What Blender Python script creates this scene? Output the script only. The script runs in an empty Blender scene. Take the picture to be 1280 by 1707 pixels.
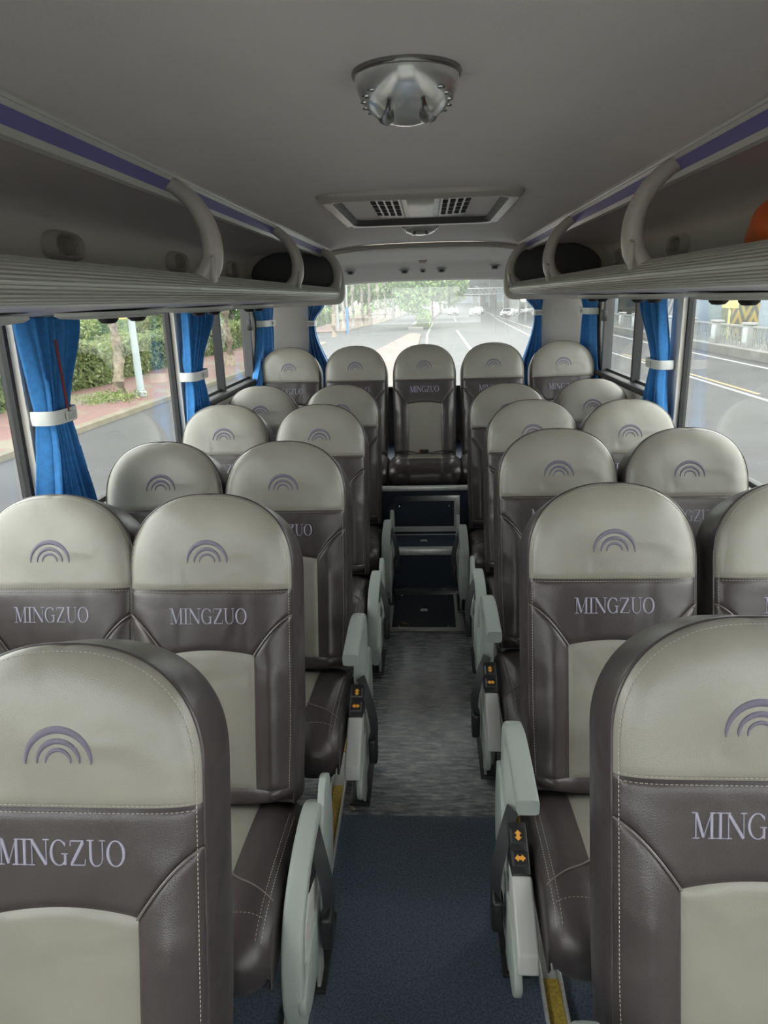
import bpy, bmesh, math, random
from mathutils import Vector, Matrix
PI = math.pi
C = bpy.context.scene.collection
random.seed(4)

# ------------------------------------------------------------------ camera
def cam_axes(yaw, pitch, roll):
    y, p, r = map(math.radians, (yaw, pitch, roll))
    f = Vector((-math.sin(y)*math.cos(p), math.cos(y)*math.cos(p), -math.sin(p)))
    rt = Vector((math.cos(y), math.sin(y), 0)); up = rt.cross(f)
    return rt*math.cos(r)-up*math.sin(r), up*math.cos(r)+rt*math.sin(r), f
cd = bpy.data.cameras.new('camera'); cam = bpy.data.objects.new('camera', cd); C.objects.link(cam)
r_, u_, f_ = cam_axes(3.8, 16.65, 1.7)
cam.matrix_world = Matrix(((r_.x, u_.x, -f_.x, .02), (r_.y, u_.y, -f_.y, 0), (r_.z, u_.z, -f_.z, 1.68), (0, 0, 0, 1)))
cd.sensor_fit = 'VERTICAL'; cd.sensor_height = 36; cd.lens = 1190/1707*36
cd.clip_start = .02; cd.clip_end = 1000
bpy.context.scene.camera = cam

# ------------------------------------------------------------------ light
vs = bpy.context.scene.view_settings
vs.view_transform = 'Standard'; vs.look = 'None'; vs.gamma = 1; vs.use_curve_mapping = False
vs.exposure = 1.65
w = bpy.data.worlds.new('overcast sky'); bpy.context.scene.world = w; w.use_nodes = True
nt = w.node_tree; bg = nt.nodes['Background']
tc = nt.nodes.new('ShaderNodeTexCoord'); sp = nt.nodes.new('ShaderNodeSeparateXYZ')
rp = nt.nodes.new('ShaderNodeValToRGB')
rp.color_ramp.elements[0].position = 0.0; rp.color_ramp.elements[0].color = (.90, .91, .90, 1)
rp.color_ramp.elements[1].position = 1.0; rp.color_ramp.elements[1].color = (.98, .98, .96, 1)
nt.links.new(tc.outputs['Generated'], sp.inputs[0]); nt.links.new(sp.outputs['Z'], rp.inputs[0])
nt.links.new(rp.outputs[0], bg.inputs[0]); bg.inputs[1].default_value = 2.2
sun_d = bpy.data.lights.new('sun', 'SUN'); sun_d.energy = .7; sun_d.angle = math.radians(25); sun_d.color = (1, .97, .92)
sun = bpy.data.objects.new('sun', sun_d); C.objects.link(sun)
sun.rotation_euler = (math.radians(-38), math.radians(14), 0)   # high, from behind the bus

# ------------------------------------------------------------------ materials
MATS = {}
def mat(name, col, rough=.5, metal=0, spec=.5, var=0, vscale=8, bump=0, bscale=200, col2=None, trans=0, sheen=0, coat=0, stretch=None):
    if name in MATS: return MATS[name]
    m = bpy.data.materials.new(name); m.use_nodes = True; n = m.node_tree.nodes; l = m.node_tree.links
    b = n['Principled BSDF']
    b.inputs['Base Color'].default_value = (*col, 1); b.inputs['Roughness'].default_value = rough
    b.inputs['Metallic'].default_value = metal; b.inputs['Specular IOR Level'].default_value = spec
    b.inputs['Coat Weight'].default_value = coat; b.inputs['Coat Roughness'].default_value = .15
    if sheen: b.inputs['Sheen Weight'].default_value = sheen
    t = n.new('ShaderNodeTexCoord'); vec = t.outputs['Object']
    if stretch:
        mp = n.new('ShaderNodeMapping'); mp.inputs['Scale'].default_value = stretch
        l.new(vec, mp.inputs['Vector']); vec = mp.outputs[0]
    if var or col2:
        no = n.new('ShaderNodeTexNoise'); no.inputs['Scale'].default_value = vscale; no.inputs['Detail'].default_value = 5
        l.new(vec, no.inputs['Vector'])
        r = n.new('ShaderNodeValToRGB')
        c2 = col2 or tuple(min(1, c*(1+var)) for c in col); c1 = col if col2 else tuple(c*(1-var) for c in col)
        r.color_ramp.elements[0].position = .35; r.color_ramp.elements[0].color = (*c1, 1)
        r.color_ramp.elements[1].position = .65; r.color_ramp.elements[1].color = (*c2, 1)
        l.new(no.outputs['Fac'], r.inputs[0]); l.new(r.outputs[0], b.inputs['Base Color'])
    if bump:
        nb = n.new('ShaderNodeTexNoise'); nb.inputs['Scale'].default_value = bscale; nb.inputs['Detail'].default_value = 3
        l.new(vec, nb.inputs['Vector'])
        bp = n.new('ShaderNodeBump'); bp.inputs['Strength'].default_value = bump; bp.inputs['Distance'].default_value = .002
        l.new(nb.outputs['Fac'], bp.inputs['Height']); l.new(bp.outputs[0], b.inputs['Normal'])
    MATS[name] = m; return m

def leather(name, col, rough):
    m = bpy.data.materials.new(name); m.use_nodes = True; n = m.node_tree.nodes; l = m.node_tree.links
    b = n['Principled BSDF']; b.inputs['Roughness'].default_value = rough; b.inputs['Specular IOR Level'].default_value = .55
    t = n.new('ShaderNodeTexCoord')
    no = n.new('ShaderNodeTexNoise'); no.inputs['Scale'].default_value = 5; no.inputs['Detail'].default_value = 4
    l.new(t.outputs['Object'], no.inputs['Vector'])
    r = n.new('ShaderNodeValToRGB'); e = r.color_ramp.elements
    e[0].position = .3; e[0].color = (*[c*.9 for c in col], 1); e[1].position = .7; e[1].color = (*[c*1.08 for c in col], 1)
    l.new(no.outputs['Fac'], r.inputs[0]); l.new(r.outputs[0], b.inputs['Base Color'])
    gr = n.new('ShaderNodeTexVoronoi'); gr.inputs['Scale'].default_value = 560
    l.new(t.outputs['Object'], gr.inputs['Vector'])
    b1 = n.new('ShaderNodeBump'); b1.inputs['Strength'].default_value = .35; b1.inputs['Distance'].default_value = .0006
    l.new(gr.outputs['Distance'], b1.inputs['Height'])
    wr = n.new('ShaderNodeTexNoise'); wr.inputs['Scale'].default_value = 7; wr.inputs['Detail'].default_value = 1; wr.inputs['Distortion'].default_value = .8
    l.new(t.outputs['Object'], wr.inputs['Vector'])
    b2 = n.new('ShaderNodeBump'); b2.inputs['Strength'].default_value = .62; b2.inputs['Distance'].default_value = .012
    l.new(wr.outputs['Fac'], b2.inputs['Height']); l.new(b1.outputs[0], b2.inputs['Normal'])
    l.new(b2.outputs[0], b.inputs['Normal'])
    MATS[name] = m; return m

CREAM = leather('sage_cream_leather', (.245, .234, .198), .29)
DARK = leather('brown_grey_leather', (.049, .040, .0405), .30)
THREAD = mat('thread', (.42, .39, .33), .7)
LILAC = mat('lilac_thread', (.30, .285, .37), .36, spec=.8, bump=.6, bscale=900)
PURPLE = mat('purple_thread', (.13, .115, .165), .42, spec=.6, bump=.6, bscale=900)
GREYP = mat('grey_green_plastic', (.36, .39, .365), .40, bump=.25, bscale=700)
LGREYP = mat('light_grey_plastic', (.50, .50, .48), .4, bump=.15, bscale=600)
BLACKP = mat('black_plastic', (.014, .014, .015), .4)
RUBBER = mat('black_rubber', (.012, .012, .013), .55)
STEEL = mat('brushed_aluminium', (.68, .68, .66), .36, metal=.4, var=.1, vscale=30, stretch=(1, 12, 1))
PSTEEL = mat('painted_grey_steel', (.33, .34, .34), .45, var=.08, vscale=12)
ALU = mat('ribbed_aluminium', (.70, .70, .66), .38, metal=.3)
TAUPE = mat('taupe_plastic', (.58, .545, .50), .38, bump=.15, bscale=500, coat=.15)
CEIL = mat('ceiling_vinyl', (.87, .815, .80), .62, var=.02, vscale=3, bump=.25, bscale=260)
WALLM = mat('wall_vinyl', (.76, .72, .66), .6, bump=.15, bscale=300)
BINW = mat('rack_lining', (.87, .82, .79), .5, bump=.2, bscale=250)
PURSTR = mat('purple_strip', (.20, .18, .46), .4)
LILP = mat('lilac_underside', (.58, .54, .64), .5)
CHROME = mat('chrome', (.72, .73, .74), .09, metal=1)
WORN = mat('worn_white_plastic', (.66, .66, .62), .35, var=.12, vscale=25)
BLACKC = mat('dark_cavity', (.01, .01, .01), .9)
BELT = mat('black_webbing', (.022, .022, .026), .42, bump=.5, bscale=900)
RED = mat('red_plastic', (.45, .02, .02), .4)
YEL = mat('yellow_gritty_tape', (.62, .45, .08), .7, col2=(.40, .28, .05), vscale=120)
ORANGE = mat('orange_fabric', (.85, .17, .04), .6)
BLUEC = mat('blue_velour', (.024, .19, .50), .75, sheen=.3, var=.12, vscale=60, bump=.4, bscale=500)
NAVY = mat('navy_carpet_vinyl', (.012, .022, .042), .55, var=.25, vscale=90, bump=.3, bscale=400)
WHITEP = mat('white_plastic', (.68, .69, .67), .4)
BROWNL = mat('gold_brown_label', (.28, .18, .06), .5)

def leafmat(name, c1, c2, scale=2.5):
    m = bpy.data.materials.new(name); m.use_nodes = True; n = m.node_tree.nodes; l = m.node_tree.links
    b = n['Principled BSDF']; b.inputs['Roughness'].default_value = .55
    t = n.new('ShaderNodeNewGeometry'); no = n.new('ShaderNodeTexNoise'); no.inputs['Scale'].default_value = scale; no.inputs['Detail'].default_value = 6
    l.new(t.outputs['Position'], no.inputs['Vector'])
    r = n.new('ShaderNodeValToRGB'); e = r.color_ramp.elements
    e[0].position = .38; e[0].color = (*c1, 1); e[1].position = .62; e[1].color = (*c2, 1)
    l.new(no.outputs['Fac'], r.inputs[0]); l.new(r.outputs[0], b.inputs['Base Color'])
    tr = n.new('ShaderNodeBsdfTranslucent'); l.new(r.outputs[0], tr.inputs['Color'])
    mx = n.new('ShaderNodeMixShader'); mx.inputs[0].default_value = .35
    o = n['Material Output']; l.new(b.outputs[0], mx.inputs[1]); l.new(tr.outputs[0], mx.inputs[2]); l.new(mx.outputs[0], o.inputs[0])
    return m
LEAF1 = leafmat('hedge_leaves', (.11, .165, .05), (.27, .31, .13), 5)
LEAF2 = leafmat('shrub_leaves', (.08, .16, .04), (.28, .38, .12), 2)
LEAF3 = leafmat('crown_leaves', (.09, .19, .06), (.28, .42, .14), .8)
BARK = mat('pale_bark', (.36, .30, .22), .85, col2=(.17, .14, .10), vscale=9, bump=.8, bscale=30)
WTRUNK = mat('whitewashed_bark', (.36, .34, .30), .8, col2=(.22, .19, .15), vscale=4)
ASPH = mat('asphalt', (.048, .048, .049), .8, spec=.25, var=.14, vscale=.5, bump=.5, bscale=60)
CONC = mat('concrete', (.16, .157, .145), .8, var=.1, vscale=1.2)
BLUECONC = mat('blue_grey_concrete', (.24, .28, .33), .8, var=.1, vscale=1.2)
LINEW = mat('road_paint', (.20, .20, .19), .7)
LINEY = mat('yellow_road_paint', (.19, .14, .05), .7)
CARW = mat('white_car_paint', (.72, .74, .76), .25, coat=.5)
CARG = mat('dark_car_glass', (.02, .025, .03), .1)
WPAINT = mat('white_painted_steel', (.27, .275, .27), .5)

def glass_mat():
    m = bpy.data.materials.new('window_glass'); m.use_nodes = True; n = m.node_tree.nodes; l = m.node_tree.links
    n.remove(n['Principled BSDF'])
    tr = n.new('ShaderNodeBsdfTransparent'); tr.inputs[0].default_value = (.93, .95, .94, 1)
    gl = n.new('ShaderNodeBsdfGlossy'); gl.inputs['Roughness'].default_value = .0
    lw = n.new('ShaderNodeLayerWeight'); lw.inputs[0].default_value = .5
    pw = n.new('ShaderNodeMath'); pw.operation = 'POWER'; pw.inputs[1].default_value = 5; l.new(lw.outputs['Facing'], pw.inputs[0])
    fr = n.new('ShaderNodeMath'); fr.operation = 'MULTIPLY_ADD'; fr.inputs[1].default_value = .9; fr.inputs[2].default_value = .035; l.new(pw.outputs[0], fr.inputs[0])
    mx = n.new('ShaderNodeMixShader'); o = n['Material Output']
    l.new(fr.outputs[0], mx.inputs[0]); l.new(tr.outputs[0], mx.inputs[1]); l.new(gl.outputs[0], mx.inputs[2]); l.new(mx.outputs[0], o.inputs[0])
    return m
GLASS = glass_mat()
def dust_haze_mat():
    m = GLASS.copy(); m.name = 'dust_haze_glass'; n = m.node_tree.nodes; l = m.node_tree.links; o = n['Material Output']
    src = o.inputs[0].links[0].from_socket
    tr = n.new('ShaderNodeBsdfTranslucent'); tr.inputs[0].default_value = (.85, .87, .88, 1)  # white film of dust; its veil stands in for the bright haze outside
    mx = n.new('ShaderNodeMixShader'); mx.inputs[0].default_value = .055
    l.new(src, mx.inputs[1]); l.new(tr.outputs[0], mx.inputs[2]); l.new(mx.outputs[0], o.inputs[0]); return m
DUSTHAZE = dust_haze_mat()

def floor_mat():
    m = bpy.data.materials.new('blue_vinyl_floor'); m.use_nodes = True; n = m.node_tree.nodes; l = m.node_tree.links
    b = n['Principled BSDF']; t = n.new('ShaderNodeTexCoord'); b.inputs['Specular IOR Level'].default_value = .9
    s = n.new('ShaderNodeTexNoise'); s.inputs['Scale'].default_value = 170; s.inputs['Detail'].default_value = 4
    l.new(t.outputs['Object'], s.inputs['Vector'])
    r = n.new('ShaderNodeValToRGB'); e = r.color_ramp.elements
    e[0].position = .35; e[0].color = (.040, .056, .082, 1); e[1].position = .68; e[1].color = (.125, .165, .225, 1)
    l.new(s.outputs['Fac'], r.inputs[0])
    mp = n.new('ShaderNodeMapping'); mp.inputs['Scale'].default_value = (6, 30, 1); l.new(t.outputs['Object'], mp.inputs[0])
    s2 = n.new('ShaderNodeTexNoise'); s2.inputs['Scale'].default_value = 2.2; s2.inputs['Detail'].default_value = 9; s2.inputs['Roughness'].default_value = .72
    l.new(mp.outputs[0], s2.inputs['Vector'])
    r2 = n.new('ShaderNodeValToRGB'); e = r2.color_ramp.elements
    e[0].position = .34; e[0].color = (.075, .088, .115, 1); e[1].position = .66; e[1].color = (.50, .50, .49, 1)  # worn streaks, pale tone raised to stand in for reflected window light
    l.new(s2.outputs['Fac'], r2.inputs[0])
    sx = n.new('ShaderNodeSeparateXYZ'); l.new(t.outputs['Object'], sx.inputs[0])
    gt = n.new('ShaderNodeMath'); gt.operation = 'GREATER_THAN'; gt.inputs[1].default_value = 2.02; l.new(sx.outputs['Y'], gt.inputs[0])
    mx = n.new('ShaderNodeMix'); mx.data_type = 'RGBA'; l.new(gt.outputs[0], mx.inputs[0]); l.new(r.outputs[0], mx.inputs[6]); l.new(r2.outputs[0], mx.inputs[7])
    l.new(mx.outputs[2], b.inputs['Base Color'])
    ro = n.new('ShaderNodeMapRange'); ro.inputs[3].default_value = .50; ro.inputs[4].default_value = .24; l.new(gt.outputs[0], ro.inputs[0])
    ad = n.new('ShaderNodeMath'); ad.operation = 'MULTIPLY_ADD'; ad.inputs[1].default_value = .25; l.new(s2.outputs['Fac'], ad.inputs[0]); l.new(ro.outputs[0], ad.inputs[2])
    sb = n.new('ShaderNodeMath'); sb.operation = 'SUBTRACT'; sb.inputs[1].default_value = .1; l.new(ad.outputs[0], sb.inputs[0]); l.new(sb.outputs[0], b.inputs['Roughness'])
    bp = n.new('ShaderNodeBump'); bp.inputs['Strength'].default_value = .4; bp.inputs['Distance'].default_value = .001
    l.new(s.outputs['Fac'], bp.inputs['Height']); l.new(bp.outputs[0], b.inputs['Normal'])
    return m
FLOOR = floor_mat()

def brick_mat():
    m = bpy.data.materials.new('red_paving'); m.use_nodes = True; n = m.node_tree.nodes; l = m.node_tree.links
    b = n['Principled BSDF']; b.inputs['Roughness'].default_value = .8; t = n.new('ShaderNodeTexCoord')
    k = n.new('ShaderNodeTexBrick'); k.inputs['Scale'].default_value = 2.5
    k.inputs['Color1'].default_value = (0.15, 0.051, 0.045, 1); k.inputs['Color2'].default_value = (0.126, 0.066, 0.057, 1); k.inputs['Mortar'].default_value = (0.108, 0.084, 0.066, 1)
    l.new(t.outputs['Object'], k.inputs['Vector'])
    s = n.new('ShaderNodeTexNoise'); s.inputs['Scale'].default_value = .9; l.new(t.outputs['Object'], s.inputs['Vector'])
    r = n.new('ShaderNodeValToRGB'); r.color_ramp.elements[0].position = .5; r.color_ramp.elements[1].position = .58
    l.new(s.outputs['Fac'], r.inputs[0])
    mx = n.new('ShaderNodeMix'); mx.data_type = 'RGBA'; l.new(r.outputs[0], mx.inputs[0]); l.new(k.outputs['Color'], mx.inputs[6]); mx.inputs[7].default_value = (0.126, 0.108, 0.072, 1)
    l.new(mx.outputs[2], b.inputs['Base Color']); return m
PAVE = brick_mat()

# ------------------------------------------------------------------ helpers
def setp(o, label=None, cat=None, group=None, kind=None):
    if label: o['label'] = label
    if cat: o['category'] = cat
    if group: o['group'] = group
    if kind: o['kind'] = kind
    return o
def empty(name, loc=(0, 0, 0), rz=0):
    o = bpy.data.objects.new(name, None); o.empty_display_size = .1; C.objects.link(o); o.location = loc; o.rotation_euler = (0, 0, rz); return o
def link(o, parent=None):
    C.objects.link(o)
    if parent: o.parent = parent
    return o
def copy_tree(o, parent=None):
    c = o.copy(); C.objects.link(c); c.parent = parent
    for ch in list(o.children): copy_tree(ch, c)
    return c
class MB:
    def __init__(s): s.v = []; s.f = []; s.m = []
    def add(s, vs, fs, mi=0):
        b = len(s.v); s.v += [tuple(v) for v in vs]
        for f in fs: s.f.append(tuple(i+b for i in f)); s.m.append(mi)
    def grid(s, P, mi=0, wrap=False, flip=False):
        nu = len(P); nv = len(P[0]); vs = [p for r in P for p in r]; fs = []
        for i in range(nu-(0 if wrap else 1)):
            for j in range(nv-1):
                a, b, c, d = i*nv+j, ((i+1) % nu)*nv+j, ((i+1) % nu)*nv+j+1, i*nv+j+1
                fs.append((a, d, c, b) if flip else (a, b, c, d))
        s.add(vs, fs, mi)
    def box(s, x0, x1, y0, y1, z0, z1, mi=0):
        vs = [(x, y, z) for x in (x0, x1) for y in (y0, y1) for z in (z0, z1)]
        s.add(vs, [(0, 1, 3, 2), (4, 6, 7, 5), (0, 4, 5, 1), (2, 3, 7, 6), (0, 2, 6, 4), (1, 5, 7, 3)], mi)
    def prism(s, poly, fn, a, b, mi=0):
        """poly of (p,q); fn(p,q,t)->xyz; extruded between t=a and t=b"""
        n = len(poly); vs = [fn(p, q, a) for p, q in poly]+[fn(p, q, b) for p, q in poly]
        fs = [(i, (i+1) % n, (i+1) % n+n, i+n) for i in range(n)]+[tuple(range(n))[::-1], tuple(range(n, 2*n))]
        s.add(vs, fs, mi)
    def tube(s, pts, rads, n=12, mi=0, cap=True, sq=1, up=(0, 0, 1)):
        pts = [Vector(p) for p in pts]
        if not isinstance(rads, list): rads = [rads]*len(pts)
        rings = []; upv = Vector(up)
        for i, p in enumerate(pts):
            d = (pts[min(i+1, len(pts)-1)]-pts[max(i-1, 0)]).normalized()
            a = d.cross(upv)
            if a.length < 1e-3: a = d.cross(Vector((1, 0, 0)))
            a.normalize(); b = a.cross(d).normalized()
            r = rads[i]; ra, rb = r if hasattr(r, '__len__') else (r, r)
            ring = []
            for k in range(n):
                t = 2*PI*k/n; c, sn = math.cos(t), math.sin(t)
                if sq != 1: c = math.copysign(abs(c)**sq, c); sn = math.copysign(abs(sn)**sq, sn)
                ring.append(p+a*ra*c+b*rb*sn)
            rings.append(ring)
        b0 = len(s.v)
        vs = [v for r in rings for v in r]; fs = []
        for i in range(len(rings)-1):
            for k in range(n): fs.append((i*n+k, i*n+(k+1) % n, (i+1)*n+(k+1) % n, (i+1)*n+k))
        if cap: fs += [tuple(range(n))[::-1], tuple(range((len(rings)-1)*n, len(rings)*n))]
        s.add(vs, fs, mi)
    def lathe(s, prof, n=32, mi=0, M=None, sx=1, sy=1):
        M = M or Matrix()
        P = [[M @ Vector((r*math.cos(2*PI*k/n)*sx, r*math.sin(2*PI*k/n)*sy, z)) for r, z in prof] for k in range(n)]
        s.grid(P, mi, wrap=True)
    def build(s, name, mats, parent=None, smooth=True, bevel=0, seg=2, angle=35, sub=0):
        me = bpy.data.meshes.new(name)
        me.from_pydata(s.v, [], s.f)
        if not isinstance(mats, (list, tuple)): mats = [mats]
        for m in mats: me.materials.append(m)
        for p, mi in zip(me.polygons, s.m): p.material_index = mi
        bm = bmesh.new(); bm.from_mesh(me)
        bmesh.ops.remove_doubles(bm, verts=bm.verts, dist=1e-5)
        bmesh.ops.recalc_face_normals(bm, faces=bm.faces)
        if bevel:
            es = [e for e in bm.edges if len(e.link_faces) == 2 and e.calc_face_angle(0) > math.radians(30)]
            bmesh.ops.bevel(bm, geom=es, offset=bevel, segments=seg, affect='EDGES', profile=.5, clamp_overlap=True)
        if smooth:
            for f in bm.faces: f.smooth = True
            for e in bm.edges:
                if len(e.link_faces) == 2 and e.calc_face_angle(0) > math.radians(angle): e.smooth = False
        bm.to_mesh(me); bm.free()
        o = bpy.data.objects.new(name, me); return link(o, parent)
def struct(o): o['kind'] = 'structure'; return o
def smooth_path(pts, n=8):
    out = []; P = [Vector(p) for p in pts]
    for i in range(len(P)-1):
        p0 = P[max(i-1, 0)]; p1 = P[i]; p2 = P[i+1]; p3 = P[min(i+2, len(P)-1)]
        for k in range(n):
            t = k/n
            out.append(.5*((2*p1)+(p2-p0)*t+(2*p0-5*p1+4*p2-p3)*t*t+(3*p1-p0-3*p2+p3)*t**3))
    out.append(P[-1]); return out
def sstep(a, b, x):
    t = max(0, min(1, (x-a)/(b-a))); return t*t*(3-2*t)

# ------------------------------------------------------------------ bus shell
WX = 1.175; Y0 = -1.9; YR = 5.75; YS = 5.48
def wall_with_windows(side):
    s = 1 if side == 'right' else -1
    # openings: (y0,y1,sill,top)
    wins = [(-1.45, .35, .98, 1.74), (.50, 2.06, .98, 1.74), (2.24, 3.43, .98, 1.74), (3.57, 4.93, 1.18, 1.74)]
    a, b = WX, WX+.05
    m = MB()
    def bx(y0, y1, z0, z1):
        m.box(min(s*a, s*b), max(s*a, s*b), y0, y1, z0, z1)
    ys = [Y0]
    for w0, w1, sl, tp in wins:
        bx(ys[-1], w0, -.02, 2.0); bx(w0, w1, -.02, sl); bx(w0, w1, tp, 2.0); ys.append(w1)
    bx(ys[-1], YS, -.02, 2.0)
    struct(m.build('wall_'+side, WALLM, smooth=False, bevel=.0))
    for i, (w0, w1, sl, tp) in enumerate(wins):
        wn = (1 if s < 0 else 5)+i
        e = empty('window_%d' % wn, (s*(WX+.02), (w0+w1)/2, (sl+tp)/2)); struct(e)
        L = e.location
        f = MB(); t = .018
        x0, x1 = (.0, .03) if s > 0 else (-.03, .0)
        for (p0, p1, q0, q1) in ((w0, w0+t, sl, tp), (w1-t, w1, sl, tp), (w0, w1, sl, sl+t), (w0, w1, tp-t, tp)):
            f.box(x0, x1, p0-L.y, p1-L.y, q0-L.z, q1-L.z)
        f.build('window_seal', RUBBER, e, smooth=False)
        g = MB(); g.box(-.003+s*.012, .003+s*.012, w0+t-L.y, w1-t-L.y, sl+t-L.z, tp-t-L.z)
        g.build('window_glass', GLASS, e, smooth=False)
        if i == 3:
            d = MB(); d.box(-.022, .022, 4.165-L.y, 4.20-L.y, sl-L.z, tp-L.z)
            d.build('sliding_divider', RUBBER, e, smooth=False)
            d = MB(); d.box(-.028, .03, 4.86-L.y, 4.91-L.y, sl-L.z, tp-L.z); d.build('sash_frame', mat('dark_sash', (.06, .06, .06), .45), e, smooth=False)
            d = MB(); d.box(-s*.05 if s > 0 else .02, -.02 if s > 0 else .05, 4.83-L.y, 4.88-L.y, 1.50-L.z, 1.57-L.z); d.build('window_latch', BLACKP, e, bevel=.004)
            q = MB(); q.box(-.06, .0, w0-L.y-.0, w1-L.y, sl-.03-L.z, sl+.004-L.z) if s > 0 else q.box(0, .06, w0-L.y, w1-L.y, sl-.03-L.z, sl+.004-L.z)
            q.build('window_sill', RUBBER, e, bevel=.005)
wall_with_windows('left'); wall_with_windows('right')

m = MB()
m.box(-WX-.05, WX+.05, Y0, 4.0, -.06, 0)
struct(m.build('floor', FLOOR, smooth=False))
# side ledge under the window seats
# ceiling (vaulted)
def ceil_z(x): return 2.012-.032*(abs(x)/.575)**3
m = MB()
xs = [i/20*.59 for i in range(-20, 21)]
m.grid([[(x, y, ceil_z(x)) for x in xs] for y in [Y0+i*(4.78-Y0)/12 for i in range(13)]])
m.grid([[(x, y, ceil_z(x)+.03) for x in xs] for y in (Y0, 4.78)])
struct(m.build('ceiling', CEIL))
m = MB()
for s in (-1, 1):
    m.box(min(s*.57, s*(WX+.05)), max(s*.57, s*(WX+.05)), Y0, 5.8, 1.995, 2.03)
m.box(-WX-.05, WX+.05, 4.7, 5.85, 2.06, 2.09)
struct(m.build('trim_1', WALLM, smooth=False))
# rear header: lip, sloping panel
m = MB()
def hdr(x, t):      # t 0..1 from lip to glass
    base = [(4.76, 2.005), (4.80, 1.978), (4.86, 1.970), (5.20, 1.957), (5.40, 1.925), (5.55, 1.860), (5.66, 1.805), (5.78, 1.800)]
    f = t*(len(base)-1); i = min(int(f), len(base)-2); k = f-i
    y = base[i][0]*(1-k)+base[i+1][0]*k; z = base[i][1]*(1-k)+base[i+1][1]*k
    return (x, y-.10*(x/.95)**2*t, z-.035*(abs(x)/.9)**2.4-.0)
m.grid([[hdr(x, t/28) for t in range(29)] for x in [-1.0+i*.05 for i in range(41)]])
struct(m.build('trim_2', WALLM))
m = MB(); m.tube([(x, 4.775, ceil_z(x)-.018) for x in [-.58+i*.04 for i in range(30)]], (.012, .014), 10)
struct(m.build('trim_3', TAUPE))
# rear wall below glass and corner pillars
m = MB(); m.box(-.95, .95, YR, YR+.05, -.1, 1.0)
for s in (-1, 1):
    pass
struct(m.build('wall_back', mat('dark_back_wall', (.05, .05, .055), .7), smooth=False))
m = MB(); m.box(-.95, .95, YR-.03, YR+.02, .975, 1.005); struct(m.build('trim_4', RUBBER, bevel=.004))
for nm, s in (('trim_5', -1), ('trim_6', 1)):
    m = MB(); P = []
    for z in (-.1, .9, 1.2, 1.5, 1.8, 2.0):
        row = []
        for k in range(13):
            a = k/12*PI/2; rr = .27
            x = s*(WX-rr+rr*math.cos(a)+.0); y = YS+ (rr+.0)*math.sin(a)
            row.append((x, y, z))
        row.append((s*.875, YR+.005, z)); row.append((s*.875, YR+.06, z))
        P.append(row)
    m.grid(P); struct(m.build(nm, WALLM))
e = empty('window_9', (0, YR+.03, 1.4)); struct(e)
m = MB(); m.box(-.90, .90, -.003, .003, -.41, .42); m.build('window_glass', DUSTHAZE, e, smooth=False)
m = MB(); m.box(-.90, -.875, -.02, .02, -.41, .42); m.box(.875, .90, -.02, .02, -.41, .42); m.build('window_seal', RUBBER, e, smooth=False)
# front of the bus behind the camera: bulkhead and windscreen
m = MB(); m.box(-WX, WX, Y0-.05, Y0, -.06, .85); m.box(-WX, WX, Y0-.05, Y0, 1.85, 2.06)
m.box(-WX, -.98, Y0-.05, Y0, .85, 1.85); m.box(.98, WX, Y0-.05, Y0, .85, 1.85)
struct(m.build('wall_front', WALLM, smooth=False))
e = empty('window_10', (0, Y0-.02, 1.35)); struct(e)
m = MB(); m.box(-.98, .98, -.003, .003, -.5, .5); m.build('window_glass', GLASS, e, smooth=False)

# raised rear platform with step, hatches
m = MB(); m.box(-WX, WX, 4.0, 4.28, -.06, .25, 0); m.box(-WX, WX, 4.28, 5.78, -.06, .545, 0)
struct(m.build('floor_step', NAVY, smooth=False))
m = MB(); m.box(-.30, .30, 3.975, 4.015, .218, .256); struct(m.build('trim_7', STEEL, bevel=.006))
m = MB(); m.box(-.98, .98, 4.262, 4.30, .535, .562); struct(m.build('trim_8', STEEL, bevel=.004))

def hatch(name, label, M, w, h, fr, handle_v, screws, frmat=STEEL):
    e = empty(name); e.matrix_world = M; setp(e, label, 'hatch')
    f = MB(); a, b = w/2, h/2
    for poly in ([(-a, -b), (a, -b), (a-fr, -b+fr), (-a+fr, -b+fr)], [(a, -b), (a, b), (a-fr, b-fr), (a-fr, -b+fr)], [(a, b), (-a, b), (-a+fr, b-fr), (a-fr, b-fr)], [(-a, b), (-a, -b), (-a+fr, -b+fr), (-a+fr, b-fr)]):
        f.prism(poly, lambda p, q, t: (p, q, t), 0, .007)
    f.build('frame', frmat, e, bevel=.0015, smooth=True)
    p = MB(); p.box(-a+fr, a-fr, -b+fr, b-fr, 0, .004); p.build('hatch_panel', NAVY if 'riser' in label or 'tread' in label else FLOORDK, e, smooth=False)
    if handle_v is not None:
        l1 = MB(); l1.box(-.02, .02, handle_v-.012, handle_v+.012, .004, .007); l1.box(-.012, .012, handle_v-.003, handle_v+.006, .006, .011, 0)
        ll = l1.build('latch', STEEL, e, bevel=.001)
        k = MB(); k.box(-.013, .013, handle_v-.009, handle_v-.003, .0065, .0078); k.build('slot', BLACKC, ll, smooth=False)
    for (x, y) in screws:
        s_ = MB(); s_.lathe([(0, .011), (.005, .010), (.008, .006), (.0085, .003)], 14, M=Matrix.Translation((x, y, 0))); s_.build('screw', CHROME, e)
    return e
FLOORDK = mat('dark_hatch_vinyl', (.028, .034, .044), .4, var=.25, vscale=60)
hatch('floor_hatch', 'square dark floor hatch with wide aluminium frame at the foot of the rear step', Matrix.Translation((-.016, 3.67, .001)), .43, .53, .045, .0, [(-.13, -.21), (.13, -.21), (-.13, .2), (.13, .2)])
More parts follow.
